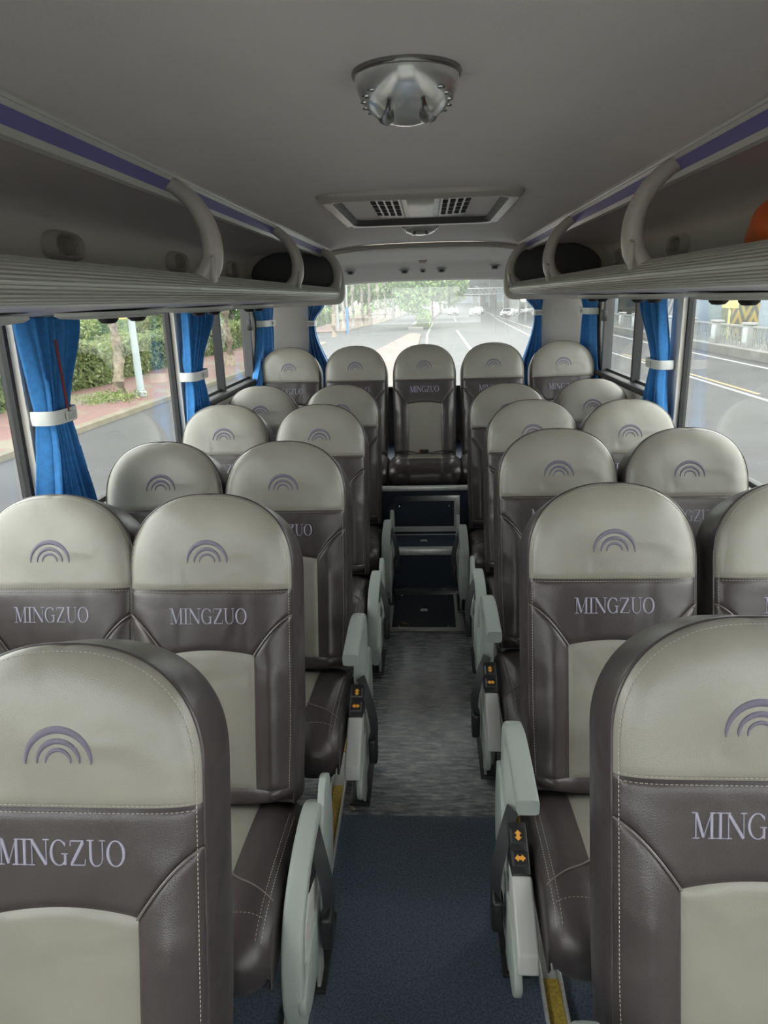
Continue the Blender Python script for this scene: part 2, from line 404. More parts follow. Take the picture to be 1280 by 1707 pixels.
hatch('step_hatch', 'low navy hatch set into the step tread with a small chrome latch', Matrix.Translation((-.016, 4.135, .2505)), .42, .25, .014, .0, [], STEEL)
hatch('riser_hatch', 'upright navy access panel in the riser below the middle back seat', Matrix.Translation((-.012, 4.2790, .385)) @ Matrix.Rotation(PI/2, 4, 'X'), .44, .235, .035, None, [(-.155, .05), (.155, .05)])
e = setp(empty('floor_dummy'), None) if False else None
# dry leaf and clod of dirt on the floor
m = MB(); P = []
for i in range(9):
    t = i/8; wd = .009*math.sin(PI*min(1, t*1.02))+.0005
    P.append([(-.03+.06*t, -wd+.012*t, .007+.004*math.sin(t*6)), (-.03+.06*t, .012*t, .003+.004*math.sin(t*6)), (-.03+.06*t, wd+.012*t, .007+.004*math.sin(t*5))])
m.grid(P)
o = m.build('dry_leaf', mat('dry_leaf', (.30, .17, .09), .7)); o.location = (-.125, 3.49, .003); o.rotation_euler = (0, 0, -.5)
sm = o.modifiers.new('t', 'SOLIDIFY'); sm.thickness = .001
setp(o, 'small dry brown leaf lying on the floor hatch', 'leaf')
m = MB()
for i in range(7):
    random.seed(50+i); x, y = random.uniform(-.012, .012), random.uniform(-.012, .012); r = random.uniform(.006, .011)
    m.lathe([(0, r), (r*.6, r*.75), (r, r*.1), (r*.7, -.1*r), (0, -.1*r)], 7, M=Matrix.Translation((x, y, 0)))
o = m.build('dirt_clod', mat('dirt', (.24, .20, .13), .9, var=.4, vscale=90), smooth=False); o.location = (-.262, 2.06, .001)
setp(o, 'little crumbly clod of dirt on the aisle floor by the left seats', 'dirt')

# ------------------------------------------------------------------ seat rails on the floor
for s, nm in ((-1, 'left'), (1, 'right')):
    e = empty('seat_rail', (s*.315, 0, 0)); setp(e, 'long aluminium seat rail with yellow grip tape along the %s side of the aisle' % nm, 'rail')
    m = MB(); m.box(-.028, -.021, .2, 3.95, 0, .022); m.box(.021, .028, .2, 3.95, 0, .022); m.box(-.028, .028, .2, 3.95, 0, .006)
    m.build('channel', STEEL, e, bevel=.0015)
    for a, b in ((1.18, 1.42), (1.84, 2.16), (2.36, 2.52)):
        m = MB(); m.box(-.019, .019, a, b, .006, .010); m.build('grip_tape', YEL, e, smooth=False)

# ------------------------------------------------------------------ seats
W = .420; H = .79; A = .20; NSE = 2.35; REC = math.radians(15); YB = .549; YT0 = .383; XC = .113
cr, sr = math.cos(REC), math.sin(REC)
ZJ = .455
def bk(x, h, d):  # backrest local -> seat frame
    return Vector((x, -d*cr+h*sr, ZJ+h*cr+d*sr))
def hw(h):        # half width at height h
    t = max(0, (h-(H-A))/A)
    base = W/2*(1-.03*sstep(.25, 0, h))
    return base*max(0, 1-t**NSE)**(1/NSE)
def rho(x, h):
    t = max(0, (h-(H-A))/A); b = max(0, (.05-h)/.06)
    return (min(1, abs(x)/(W/2))**NSE*1.0+t**NSE+b**NSE)**(1/NSE)
def F(x, h):
    r = min(1, rho(x, h))
    p = .034*max(0, 1-r**7)**.55
    bol = sstep(.50, .30, h)
    p += bol*(.016*math.exp(-((abs(x)-.158)/.034)**2)*(1-r**10)-.006*math.exp(-(x/.1)**2))
    p += .006*math.exp(-((h-.70)/.10)**2)*(1-r**6)
    return p
def yl(x):        # lower edge of the dark band
    a = abs(x)
    if a <= XC: return YT0+.012*(1-(a/XC)**2)
    t = (a-XC)/(W/2-XC); return YT0+.100*(1-(1-t)**1.5)
def panel(fn, nu, nv, seam=.005, w=.0065):
    """fn(u,v)->(x,h) ; u,v in 0..1 ; seam dip at the borders (metric distances)"""
    m = MB(); P = []
    def cl(n): return [.5-.5*math.cos(PI*i/n)*(1) if False else sstep(0, 1, i/n)*.35+i/n*.65 for i in range(n+1)]
    us, vs_ = cl(nu), cl(nv)
    for u in us:
        row = []
        for v in vs_:
            x, h = fn(u, v)
            x0, h0 = fn(0, v); x1, h1 = fn(1, v); x2, h2 = fn(u, 0); x3, h3 = fn(u, 1)
            d = min(math.hypot(x-x0, h-h0), math.hypot(x-x1, h-h1), math.hypot(x-x2, h-h2), math.hypot(x-x3, h-h3))
            dip = seam*math.exp(-(d/w)**1.5)
            row.append(bk(x, h, F(x, h)-dip))
        P.append(row)
    m.grid(P); return m
S_ = .992
def f_head(u, v):
    h = YB+(H-YB)*(math.sin(v*PI/2)) if False else YB+(H-YB)*(1-(1-v)**1.9)
    h = min(h, H-.0004); return ((2*u-1)*hw(h)*S_, h)
def f_band(u, v):
    x = (2*u-1)*W/2*S_; return (x, yl(x)+(YB-yl(x))*v)
def f_cent(u, v):
    x = (2*u-1)*XC; return (x, .045+(yl(x)-.045)*v)
def f_bolR(u, v):
    x = XC+(W/2*S_-XC)*u; return (x*1.0 if u < 1 else hw(.3)*S_, .045+(yl(x)-.045)*v)
def f_bolL(u, v):
    x, h = f_bolR(u, v); return (-x, h)
def f_bot(u, v):
    return ((2*u-1)*W/2*S_, .0+.045*v)

# serif lettering as raised satin-stitch ribbons: strokes are (points, widths) in cap-height units
def arc(cx, cy, rx, ry, a0, a1, n=16): return [(cx+rx*math.cos(math.radians(a0+(a1-a0)*i/n)), cy+ry*math.sin(math.radians(a0+(a1-a0)*i/n))) for i in range(n+1)]
def oval(cx, cy, rx, ry, a0, a1, thick, thin, n=22):
    p = arc(cx, cy, rx, ry, a0, a1, n); ws = []
    for i in range(n+1):
        a = math.radians(a0+(a1-a0)*i/n); ws.append(thin+(thick-thin)*abs(math.cos(a))**1.6)
    return (p, ws)
def st(x0, y0, x1, y1, w0): return ([(x0, y0), (x0*.5+x1*.5, y0*.5+y1*.5), (x1, y1)], [w0, w0, w0])
def serif(x, y, w=.17): return ([(x-w, y), (x, y), (x+w, y)], [.035, .055, .035])
LET = {
 'M': ([st(.17, .02, .17, .98, .06), st(.93, .02, .93, .98, .15), st(.20, .96, .53, .06, .15), st(.53, .06, .90, .96, .05), serif(.17, .02), serif(.93, .02, .2), serif(.11, .98, .14), serif(.97, .98, .14)], 1.12),
 'I': ([st(.22, .02, .22, .98, .15), serif(.22, .02, .2), serif(.22, .98, .2)], .44),
 'N': ([st(.16, .02, .16, .98, .05), st(.16, .96, .86, .04, .16), st(.88, .04, .88, .98, .05), serif(.16, .02, .16), serif(.12, .98, .15), serif(.88, .98, .16)], 1.03),
 'G': ([oval(.50, .5, .40, .48, 40, 322, .15, .045), st(.80, .04, .80, .44, .13), serif(.78, .46, .17), st(.81, .74, .81, .93, .04)], .98),
 'Z': ([st(.12, .96, .78, .96, .055), st(.74, .94, .14, .06, .16), st(.10, .04, .80, .04, .055), st(.11, .96, .09, .76, .05), st(.81, .04, .84, .27, .05)], .90),
 'U': ([([(.20, .98), (.20, .34)]+arc(.50, .34, .30, .33, 180, 360, 12)[1:]+[(.80, .98)], [.15, .15]+[.13, .11, .09, .075, .06, .05, .05, .05, .05, .05, .05, .05]+[.05]), serif(.20, .98, .18), serif(.80, .98, .15)], .98),
 'O': ([oval(.48, .5, .40, .48, 0, 360, .16, .045, 30)], .97)}
def ribbon(m, pts, ws, mp, lift=.0016, mi=0):
    # resample so the ribbon follows the curved leather
    P = []
    for i in range(len(pts)-1):
        for k in range(3 if len(pts) < 6 else 1):
            t = k/(3 if len(pts) < 6 else 1); P.append((pts[i][0]*(1-t)+pts[i+1][0]*t, pts[i][1]*(1-t)+pts[i+1][1]*t, ws[i]*(1-t)+ws[i+1]*t))
    P.append((*pts[-1], ws[-1])); rows = []
    for i, (x, y, wd) in enumerate(P):
        a, b = P[max(i-1, 0)], P[min(i+1, len(P)-1)]
        dx, dy = b[0]-a[0], b[1]-a[1]; L = math.hypot(dx, dy) or 1; nx, ny = -dy/L*wd/2, dx/L*wd/2
        rows.append([mp(x+nx, y+ny, -.0006), mp(x+nx*.75, y+ny*.75, lift*.8), mp(x, y, lift), mp(x-nx*.75, y-ny*.75, lift*.8), mp(x-nx, y-ny, -.0006)])
    m.grid(rows, mi)
TXT = 'MINGZUO'
def lettering(surf):
    m = MB(); tot = sum(LET[c][1] for c in TXT); cap = .040; TW = .196; sx = TW/tot; x0 = 0
    for c in TXT:
        ss, wd = LET[c]
        for pts, ws in ss:
            def mp(x, y, l, x0=x0): return surf(-TW/2+(x0+x)*sx, (.483)+y*cap-cap/2, l)
            ribbon(m, pts, ws, mp)
        x0 += wd
    return m
def emblem(surf, cy=.632):
    m = MB()
    for R0, tk in ((.0500, .0125), (.0325, .0098), (.0190, .0070)):
        n = 28; pts = []; ws = []
        for i in range(n+1):
            a = PI*(-.02+1.04*i/n)
            pts.append((R0*math.cos(a), cy+R0*.98*math.sin(a)-.012)); ws.append(tk*(math.sin(min(PI, max(0, PI*i/n)))**.6*.9+.08))
        ribbon(m, pts, ws, lambda x, y, l: surf(x, y, l), .0014)
    return m
def surfb(x, h, l): return bk(x, h, F(x, h)+l+.0004)
def stitches(paths, mp, pitch=.0072, ln=.0046, wd=.0012, lift=.0009):
    m = MB()
    for path in paths:
        pos = 0; i = 0; acc = 0; nxt = 0
        for i in range(len(path)-1):
            (x0, y0), (x1, y1) = path[i], path[i+1]; L = math.hypot(x1-x0, y1-y0)
            if L < 1e-9: continue
            while nxt < acc+L:
                t = (nxt-acc)/L; cx, cy = x0+(x1-x0)*t, y0+(y1-y0)*t; dx, dy = (x1-x0)/L*ln/2, (y1-y0)/L*ln/2; nx, ny = -dy/ln*wd, dx/ln*wd
                a = [mp(cx-dx+nx, cy-dy+ny, 0), mp(cx-dx-nx, cy-dy-ny, 0), mp(cx+dx-nx, cy+dy-ny, 0), mp(cx+dx+nx, cy+dy+ny, 0), mp(cx-dx*.7, cy-dy*.7, lift), mp(cx+dx*.7, cy+dy*.7, lift)]
                m.add(a, [(0, 4, 5, 3), (1, 2, 5, 4), (0, 1, 4), (2, 3, 5)])
                nxt += pitch
            acc += L
    return m
def outline(s=1.0, n=60, h0=.0):
    pts = []
    for i in range(26): h = h0+(H-A-h0)*i/25; pts.append((hw(h)*s, h))
    for i in range(1, n):
        a = PI*i/n; c, sn = math.cos(a), math.sin(a)
        pts.append((math.copysign(abs(c)**(2/NSE), c)*W/2*s, H-A+A*s*abs(sn)**(2/NSE) if True else 0))
    for i in range(25, -1, -1): h = h0+(H-A-h0)*i/25; pts.append((-hw(h)*s, h))
    return pts
def backrest_body():
    m = MB(); rings = []
    prof = [(.975, -.004), (.992, -.0015), (1.0, .0), (1.010, -.006), (1.028, -.03), (1.042, -.065), (1.040, -.100), (1.005, -.122), (.88, -.130), (.5, -.133), (.02, -.133)]
    for s, d in prof:
        o = []
        for x, h in outline(1.0):
            hh = (h-.38)*s+.38 if s <= 1 else h+d*.16*sstep(.45, .8, h)-(s-1)*.2*sstep(.1, 0, h)
            o.append(bk(x*s, hh, d))
        # bottom edge closing
        x0, h0 = -hw(0), 0
        for k in range(1, 12):
            t = k/12; x = -hw(0)+2*hw(0)*t; hh = (0-.38)*s+.38 if s <= 1 else -(s-1)*.2
            o.append(bk(x*s, hh, d))
        rings.append(o)
    n = len(rings[0]); P = [[rings[j][i] for j in range(len(rings))] for i in range(n)]
    m.grid(P, wrap=True)
    # piping bead round the face
    return m
def make_backrest(parent, lower=True):
    b = backrest_body().build('backrest', DARK, parent, angle=60)
    panel(f_head, 44, 34).build('headrest_panel', CREAM, b, angle=80)['label'] = 'pale sage leather headrest panel'
    panel(f_band, 60, 20).build('back_band', DARK, b, angle=80)
    panel(f_cent, 26, 34).build('centre_panel', CREAM, b, angle=80)['label'] = 'pale sage leather centre panel'
    for f in (f_bolR, f_bolL): panel(f, 20, 40).build('side_bolster', DARK, b, angle=80)
    panel(f_bot, 40, 8).build('lower_panel', DARK, b, angle=80)
    lettering(surfb).build('lettering', LILAC, b, angle=60)['label'] = 'embroidered silver lilac lettering'
    emblem(surfb).build('emblem', PURPLE, b, angle=60)['label'] = 'embroidered emblem of three purple arches'
    inn = [p for p in outline(.955, h0=.05)]
    tr = [(x, h) for x, h in inn]
    paths = [tr, [(-W/2*.95+W*.95*i/30, YB+.0055) for i in range(31)], [(-W/2*.95+W*.95*i/30, YB-.0055) for i in range(31)]]
    s1 = stitches(paths, surfb)
    def surfg(d0):
        def g(a, _y, l):  # param a: arc position around outline, on the gusset
            return a
        return g
    ol = outline(1.0)
    # gusset stitches: map (index path) onto the side
    def mg(x, h, l):
        r = math.hypot(x, max(0, h-(H-A))) or 1
        return bk(x*(1.011+l*2), h+(.006 if h > H-A*.8 else 0), -.012)
    s1.build('stitching', THREAD, b, smooth=False)
    # piping bead
    pm = MB(); pts = [bk(x*1.0, h, .0035) for x, h in outline(.992)]
    pm.tube(pts, .0028, 6, up=(0, 1, .3)); pm.build('piping', DARK, b)
    for sg in (-1, 1):
        q = MB(); pp = []
        for i in range(17):
            t = i/16; x = (XC+(W/2*.985-XC)*t); pp.append(surfb(sg*x, yl(x), -.001))
        q.tube(pp, .0022, 6, up=(0, 1, .2)); q.build('piping', PIPE, b)
    return b
PIPE = leather('edge_piping_leather', (.15, .13, .125), .3)
def cushion(parent):
    pr = smooth_path([(0, .05, .425), (0, -.02, .448), (0, -.12, .462), (0, -.25, .474), (0, -.34, .474), (0, -.405, .458), (0, -.445, .42), (0, -.450, .375), (0, -.435, .335), (0, -.40, .325)], 5)
    n = len(pr); m = MB(); hwc = .2225
    us = sorted(set([round(-1+i/20*2, 4) for i in range(21)]+[-.97, .97, -.93, .93, -.99, .99, -.52, .52, -.50, -.48, .48]))
    rows = []
    for i, p in enumerate(pr):
        d = (pr[min(i+1, n-1)]-pr[max(i-1, 0)]).normalized(); nrm = Vector((0, d.z, -d.y)); 
        if nrm.z < 0 and i < n*.5: nrm = -nrm
        nrm = Vector((0, -d.z, d.y)) if Vector((0, -d.z, d.y)).dot(Vector((0, p.y+.2, p.z-.38))) > 0 else Vector((0, d.z, -d.y))
        row = []
        for u in us:
            e = -.030*abs(u)**9+.004*math.exp(-((abs(u)-.76)/.13)**2)-.005*math.exp(-((abs(u)-.505)/.03)**2)-.0*u
            w_ = hwc*(1-.04*sstep(n*.6, n, i)); q = p+nrm*e; row.append(Vector((u*w_, q.y, q.z)))
        rows.append(row)
    # faces with material: cream centre
    nv = len(us); vs_ = [v for r in rows for v in r]; cf = []; df = []
    for i in range(n-1):
        for j in range(nv-1):
            f = (i*nv+j, (i+1)*nv+j, (i+1)*nv+j+1, i*nv+j+1)
            uc = (us[j]+us[j+1])/2; yc = (pr[i].y+pr[i+1].y)/2
            (cf if abs(uc) < .505 and yc > -.262 and i < n*.5 else df).append(f)
    b0 = MB(); b0.add(vs_, cf, 1); b0.add(vs_, df, 0)
    # side walls
    for sg in (-1, 1):
        j = 0 if sg < 0 else nv-1
        edge = [rows[i][j] for i in range(n)]
        P = []
        for e_ in edge:
            P.append([e_, Vector((e_.x+sg*.004, e_.y*.995, max(.34, e_.z-.015) if e_.z > .36 else e_.z)), Vector((e_.x+sg*.002, min(max(e_.y, -.43), .04), min(.335, e_.z)))])
        b0.grid(P, 0)
    b0.box(-hwc*.94, hwc*.94, -.40, .04, .322, .338, 0)
    o = b0.build('seat_cushion', [DARK, CREAM], parent, angle=60)
    def ptop(x, y, l):
        for i in range(n-1):
            if pr[i].y >= y >= pr[i+1].y:
                t = (pr[i].y-y)/(pr[i].y-pr[i+1].y+1e-9); z = pr[i].z*(1-t)+pr[i+1].z*t; break
        else: z = .42
        u = x/hwc; return Vector((x, y, z-.030*abs(u)**9+.004*math.exp(-((abs(u)-.76)/.13)**2)+l))
    paths = []
    for sg in (-1, 1): paths.append([(sg*hwc*.93, -.03-i*.38/20) for i in range(21)]); paths.append([(sg*hwc*.88, -.03-i*.38/20) for i in range(21)])
    paths.append([(-hwc*.9+i*hwc*1.8/20, -.36) for i in range(21)]); paths.append([(-hwc*.5+i*hwc/10, -.268) for i in range(11)])
    stitches(paths, ptop, pitch=.0085).build('stitching', THREAD, o, smooth=False)
    for sg in (-1, 1):
        q = MB(); pp = [ptop(sg*(hwc*.50+(hwc*.46)*t), -.258-.055*t**.8-.0*t, .0012) for t in [i/12 for i in range(13)]]
        q.tube(pp, .002, 6); q.build('piping', PIPE, o)
    return o
def side_prism(m, poly, x0, x1, mi=0): m.prism(poly, lambda p, q, t: (t, p, q), x0, x1, mi)
def arm_parts(e, sg, up):
    """sg = -1 when the aisle lies at -x of the seat; arm plate lies outside the cushion"""
    xa, xb = (sg*.236, sg*.282); x0, x1 = min(xa, xb), max(xa, xb); out = sg*.284
    # side plate (shroud)
    pl = smooth_path([(0, .06, .50), (0, .00, .53), (0, -.06, .47), (0, -.12, .385), (0, -.20, .345), (0, -.30, .33), (0, -.385, .29), (0, -.40, .25), (0, -.36, .205), (0, -.25, .20), (0, -.10, .20), (0, .02, .235), (0, .07, .32), (0, .075, .42), (0, .06, .50)], 4)[:-1]
    m = MB(); side_prism(m, [(p.y, p.z) for p in pl], min(sg*.270, sg*.288), max(sg*.270, sg*.288)); p_ = m.build('side_panel', GREYP, e, bevel=.004, seg=2)
    # raised box on the plate with buttons
    m = MB(); side_prism(m, [(-.12, .375), (-.20, .405), (-.262, .425)]+([(-.39, .345), (-.40, .30), (-.36, .275)] if up else [(-.33, .385), (-.34, .30)])+[(-.16, .27)], x0-.0, x1+.0); bx = m.build('side_box', LGREYP, e, bevel=.006, seg=3)
    m = MB(); side_prism(m, [(-.145, .478), (-.255, .426), (-.255, .37), (-.15, .37)], x0+.002, x1-.002); bt = m.build('control_block', BLACKP, e, bevel=.003)
    dn = Vector((0, .904, .428)); nn = Vector((0, -.428, .904)) 
    for k in (0, 1):
        c = Vector(((xa+xb)/2, -.176-.047*k, .4636-.0222*k)); M = Matrix((( 1, dn.x, nn.x, c.x), (0, dn.y, nn.y, c.y), (0, dn.z, nn.z, c.z), (0, 0, 0, 1)))
        q = MB(); vs_ = [M @ Vector(v) for v in ((-.018, -.018, 0), (.018, -.018, 0), (.018, .018, 0), (-.018, .018, 0), (-.014, -.014, .004), (.014, -.014, .004), (.014, .014, .004), (-.014, .014, .004))]
        q.add(vs_, [(0, 1, 5, 4), (1, 2, 6, 5), (2, 3, 7, 6), (3, 0, 4, 7), (4, 5, 6, 7)]); btn = q.build('push_button', BLACKP, bt, smooth=False)
        q = MB(); ar = [(-.0125, 0), (-.004, .0085), (-.004, .004), (.004, .004), (.004, .0085), (.0125, 0), (.004, -.0085), (.004, -.004), (-.004, -.004), (-.004, -.0085)]
        if k == 0: ar = [(b, a) for a, b in ar]
        q.prism(ar, lambda a, b, t: M @ Vector((a, b, t)), .0041, .0047); q.build('arrow_mark', ORANGEM, bt, smooth=False)
    # armrest
    m = MB()
    if up:
        pad = smooth_path([(0, -.035, .43), (0, -.012, .56), (0, -.015, .625), (0, -.05, .658), (0, -.12, .668), (0, -.22, .664), (0, -.315, .655)], 6)
        N = len(pad); rads = []
        for i in range(N):
            t = i/(N-1); rads.append((.0235, .020 if t > .45 else .026+.016*(1-t/.45)))
    else:
        pad = smooth_path([(0, .045, .36), (0, .02, .42), (0, -.03, .465), (0, -.10, .482), (0, -.22, .470), (0, -.32, .425), (0, -.365, .36), (0, -.38, .27), (0, -.37, .20)], 6)
        N = len(pad); rads = [(.0235, .017) for i in range(N)]
    pad = [Vector(((xa+xb)/2, p.y, p.z)) for p in pad]
    tube_x(m, pad, rads)
    m.build('armrest', GREYP, e, angle=50)
    # leg of folded sheet and foot
    m = MB(); side_prism(m, [(-.03, .33), (-.22, .33), (-.10, .028), (.035, .028), (.045, .2)], min(sg*.232, sg*.262), max(sg*.232, sg*.262))
    side_prism(m, [(-.08, .24), (-.14, .20), (-.16, .028), (-.10, .028)], min(sg*.262, sg*.272), max(sg*.262, sg*.272))
    m.build('leg', PSTEEL, e, bevel=.004, seg=2)
    m = MB(); m.box(min(sg*.215, sg*.285), max(sg*.215, sg*.285), -.17, .07, .022, .034); m.build('foot_plate', BLACKP, e, bevel=.003)
    # belt hanging to the aisle
    q = MB(); pp = smooth_path([(sg*.262, -.09, .47), (sg*.286, -.15, .445), (sg*.306, -.185, .39), (sg*.312, -.20, .34), (sg*.308, -.205, .31)], 6)
    rows = []
    for i, p in enumerate(pp):
        wv = Vector((-sg*.010, -.022, .004)); th = Vector((sg*.0012, 0, 0)); rows.append([p-wv-th, p+wv-th, p+wv+th, p-wv+th, p-wv-th])
    q.grid(rows); b = q.build('seat_belt', BELT, e, angle=50)
    q = MB(); q.box(-.014, .014, -.029, .029, -.055, .035); bb = q.build('belt_buckle', BLACKP, b, bevel=.009, seg=3); bb.location = (sg*.308, -.207, .29)
def tube_x(m, pts, rads):
    rings = []; n = 20
    for i, p in enumerate(pts):
        d = (pts[min(i+1, len(pts)-1)]-pts[max(i-1, 0)]).normalized(); b = Vector((0, -d.z, d.y)).normalized(); ra, rb = rads[i]; r = []
        for k in range(n):
            t = 2*PI*k/n; c, s = math.cos(t), math.sin(t); c = math.copysign(abs(c)**.4, c); s = math.copysign(abs(s)**.4, s)
            r.append(p+Vector((ra*c, 0, 0))+b*rb*s)
        rings.append(r)
    fs = []
    for i in range(len(rings)-1):
        for k in range(n): fs.append((i*n+k, i*n+(k+1) % n, (i+1)*n+(k+1) % n, (i+1)*n+k))
    fs += [tuple(range(n))[::-1], tuple(range((len(rings)-1)*n, len(rings)*n))]
    m.add([v for r in rings for v in r], fs)
ORANGEM = mat('orange_mark', (.75, .33, .04), .5)
def seat_frame(e, both=False):
    m = MB(); m.box(-.20, .20, -.38, .06, .295, .33); m.build('seat_pan', BLACKP, e, bevel=.006)
def make_seat(kind):
    e = empty('passenger_seat'); make_backrest(e); cu = cushion(e)
    if kind == 'rear': cu.location.z = .055; cu.scale.x = 1.03
    else: seat_frame(e)
    if kind.startswith('aisle'):
        sg = -1 if 'R' in kind else 1; arm_parts(e, sg, 'up' in kind)
    elif kind == 'window':
        for x in (-.12, .12):
            m = MB(); m.box(x-.012, x+.012, -.30, .02, .0, .30); m.build('leg', PSTEEL, e, bevel=.003)
    if kind == 'rear':
        q = MB(); 
        for sg in (-1, 1):
            rows = []
            for p in smooth_path([(sg*.205, -.0, .52), (sg*.13, -.075, .540), (sg*.05, -.13, .537), (sg*-.02, -.15, .540)], 6):
                rows.append([p+Vector((0, .018, 0)), p+Vector((0, -.018, .002)), p+Vector((0, -.018, -.0005)), p+Vector((0, .018, -.003)), p+Vector((0, .018, 0))])
            q.grid(rows)
        b = q.build('seat_belt', BELT, e, angle=50)
        q = MB(); q.box(-.03, .03, -.012, .012, -.006, .010); k = q.build('belt_buckle', BLACKP, b, bevel=.004); k.location = (-.005, -.14, .549)
        q = MB(); q.box(-.034, -.028, -.012, .012, -.004, .010); q.build('release_button', RED, k, smooth=False)
    return e
protos = {}
def place_seat(kind, x, ytop, label, group, z=0, sc=1, top=1.22):
    if kind in protos: o = copy_tree(protos[kind])
    else: o = protos[kind] = make_seat(kind)
    # put the origin so that the apex of the back reaches (x, ytop, top)
    apex = bk(0, H, -.01)
    o.scale = (sc, sc, sc)
    o.location = (x, ytop-apex.y*sc, z)
    setp(o, label, 'bus seat', group)
    return o
SG = 'two tone leather passenger seats'
place_seat('aisleL_low', -.532, .965, 'large foreground bus seat at lower left, cut off by the left edge', SG, z=-.027)
place_seat('aisleL_low', -.535, 1.73, 'second left aisle seat with both its arch emblem and silver lettering fully in view', SG)
place_seat('aisleL_up', -.478, 2.42, 'third left aisle seat with its raised grey armrest over the cushion', SG)
place_seat('aisleL_low', -.482, 3.30, 'fourth left aisle seat, its lettering hidden behind the third', SG)
place_seat('aisleL_low', -.470, 4.08, 'last left aisle seat, directly in front of the raised back row', SG)
place_seat('window', -.945, 1.74, 'left window seat cut by the left edge, below the first blue curtain', SG)
place_seat('window', -.912, 2.44, 'second visible left window seat, its head against the wide road window', SG)
place_seat('window', -.945, 3.36, 'third visible left window seat, below the second blue curtain', SG)
place_seat('window', -.938, 4.10, 'last left window seat, smallest on that side before the back row', SG)
place_seat('aisleR_up', .503, 1.03, 'large foreground bus seat at lower right, cut off by the right edge', SG, z=-.014)
place_seat('aisleR_up', .478, 1.79, 'second right aisle seat with raised armrest and orange arrow buttons in full view', SG)
place_seat('aisleR_up', .478, 2.57, 'third right aisle seat with grey armrest raised behind the big armrest', SG)
place_seat('aisleR_low', .495, 3.32, 'fourth right aisle seat, armrest folded down beside the floor hatch', SG)
place_seat('aisleR_low', .455, 3.98, 'last right aisle seat, directly before the raised back row', SG)
place_seat('window', .938, 1.79, 'right window seat cut by the right edge, behind the foreground seat', SG)
place_seat('window', .918, 2.54, 'second visible right window seat, head in front of the wide right window', SG)
place_seat('window', .912, 3.27, 'third visible right window seat, below the curtain beside the wide window', SG)
place_seat('window', .930, 4.10, 'last right window seat, below the dark sliding window', SG)
for x, lb in ((-.932, 'leftmost of the five back row seats, in front of the beige corner pillar'), (-.475, 'second back row seat from the left, under the trees in the rear window'), (-.005, 'middle back row seat facing the aisle with a black belt across it'), (.460, 'second back row seat from the right, in front of the rear window road'), (.925, 'rightmost of the five back row seats, between two blue curtains')):
    place_seat('rear', x, 5.0, lb, 'back row seats', z=.155, sc=1.0)
# ------------------------------------------------------------------ overhead racks
def fanvent(parent, x, y, z, sg):
    m = MB(); M = Matrix.Translation((x, y, z)) @ Matrix.Rotation(-sg*PI/2, 4, 'Y')
    v = MB(); P = []
    # squircle bezel
    for k in range(28):
        a = 2*PI*k/28; c, s = math.cos(a), math.sin(a); c = math.copysign(abs(c)**.7, c); s = math.copysign(abs(s)**.7, s)
        P.append([M @ Vector((c*r*.58, s*r*1.5, h)) for r, h in ((.080, 0), (.076, .020), (.062, .032), (.048, .024), (.044, .006))])
    v.grid(P, wrap=True); b = v.build('air_vent', TAUPE, parent, angle=50)
    g = MB(); g.prism([(math.copysign(abs(math.cos(2*PI*k/20))**.7, math.cos(2*PI*k/20))*.027, math.copysign(abs(math.sin(2*PI*k/20))**.7, math.sin(2*PI*k/20))*.067) for k in range(20)], lambda p, q, t: M @ Vector((p, q, t)), .003, .006)
    g.build('vent_cavity', BLACKC, b, smooth=False)
    l_ = MB()
    for i in range(9):
        q = -.056+i*.014; l_.prism([(-.024, q-.0016), (.024, q-.0016), (.024, q+.0016), (-.024, q+.0016)], lambda a, b_, t: M @ Vector((a, b_, t)), .006, .019)
    l_.build('louvre', TAUPE, b, smooth=False)
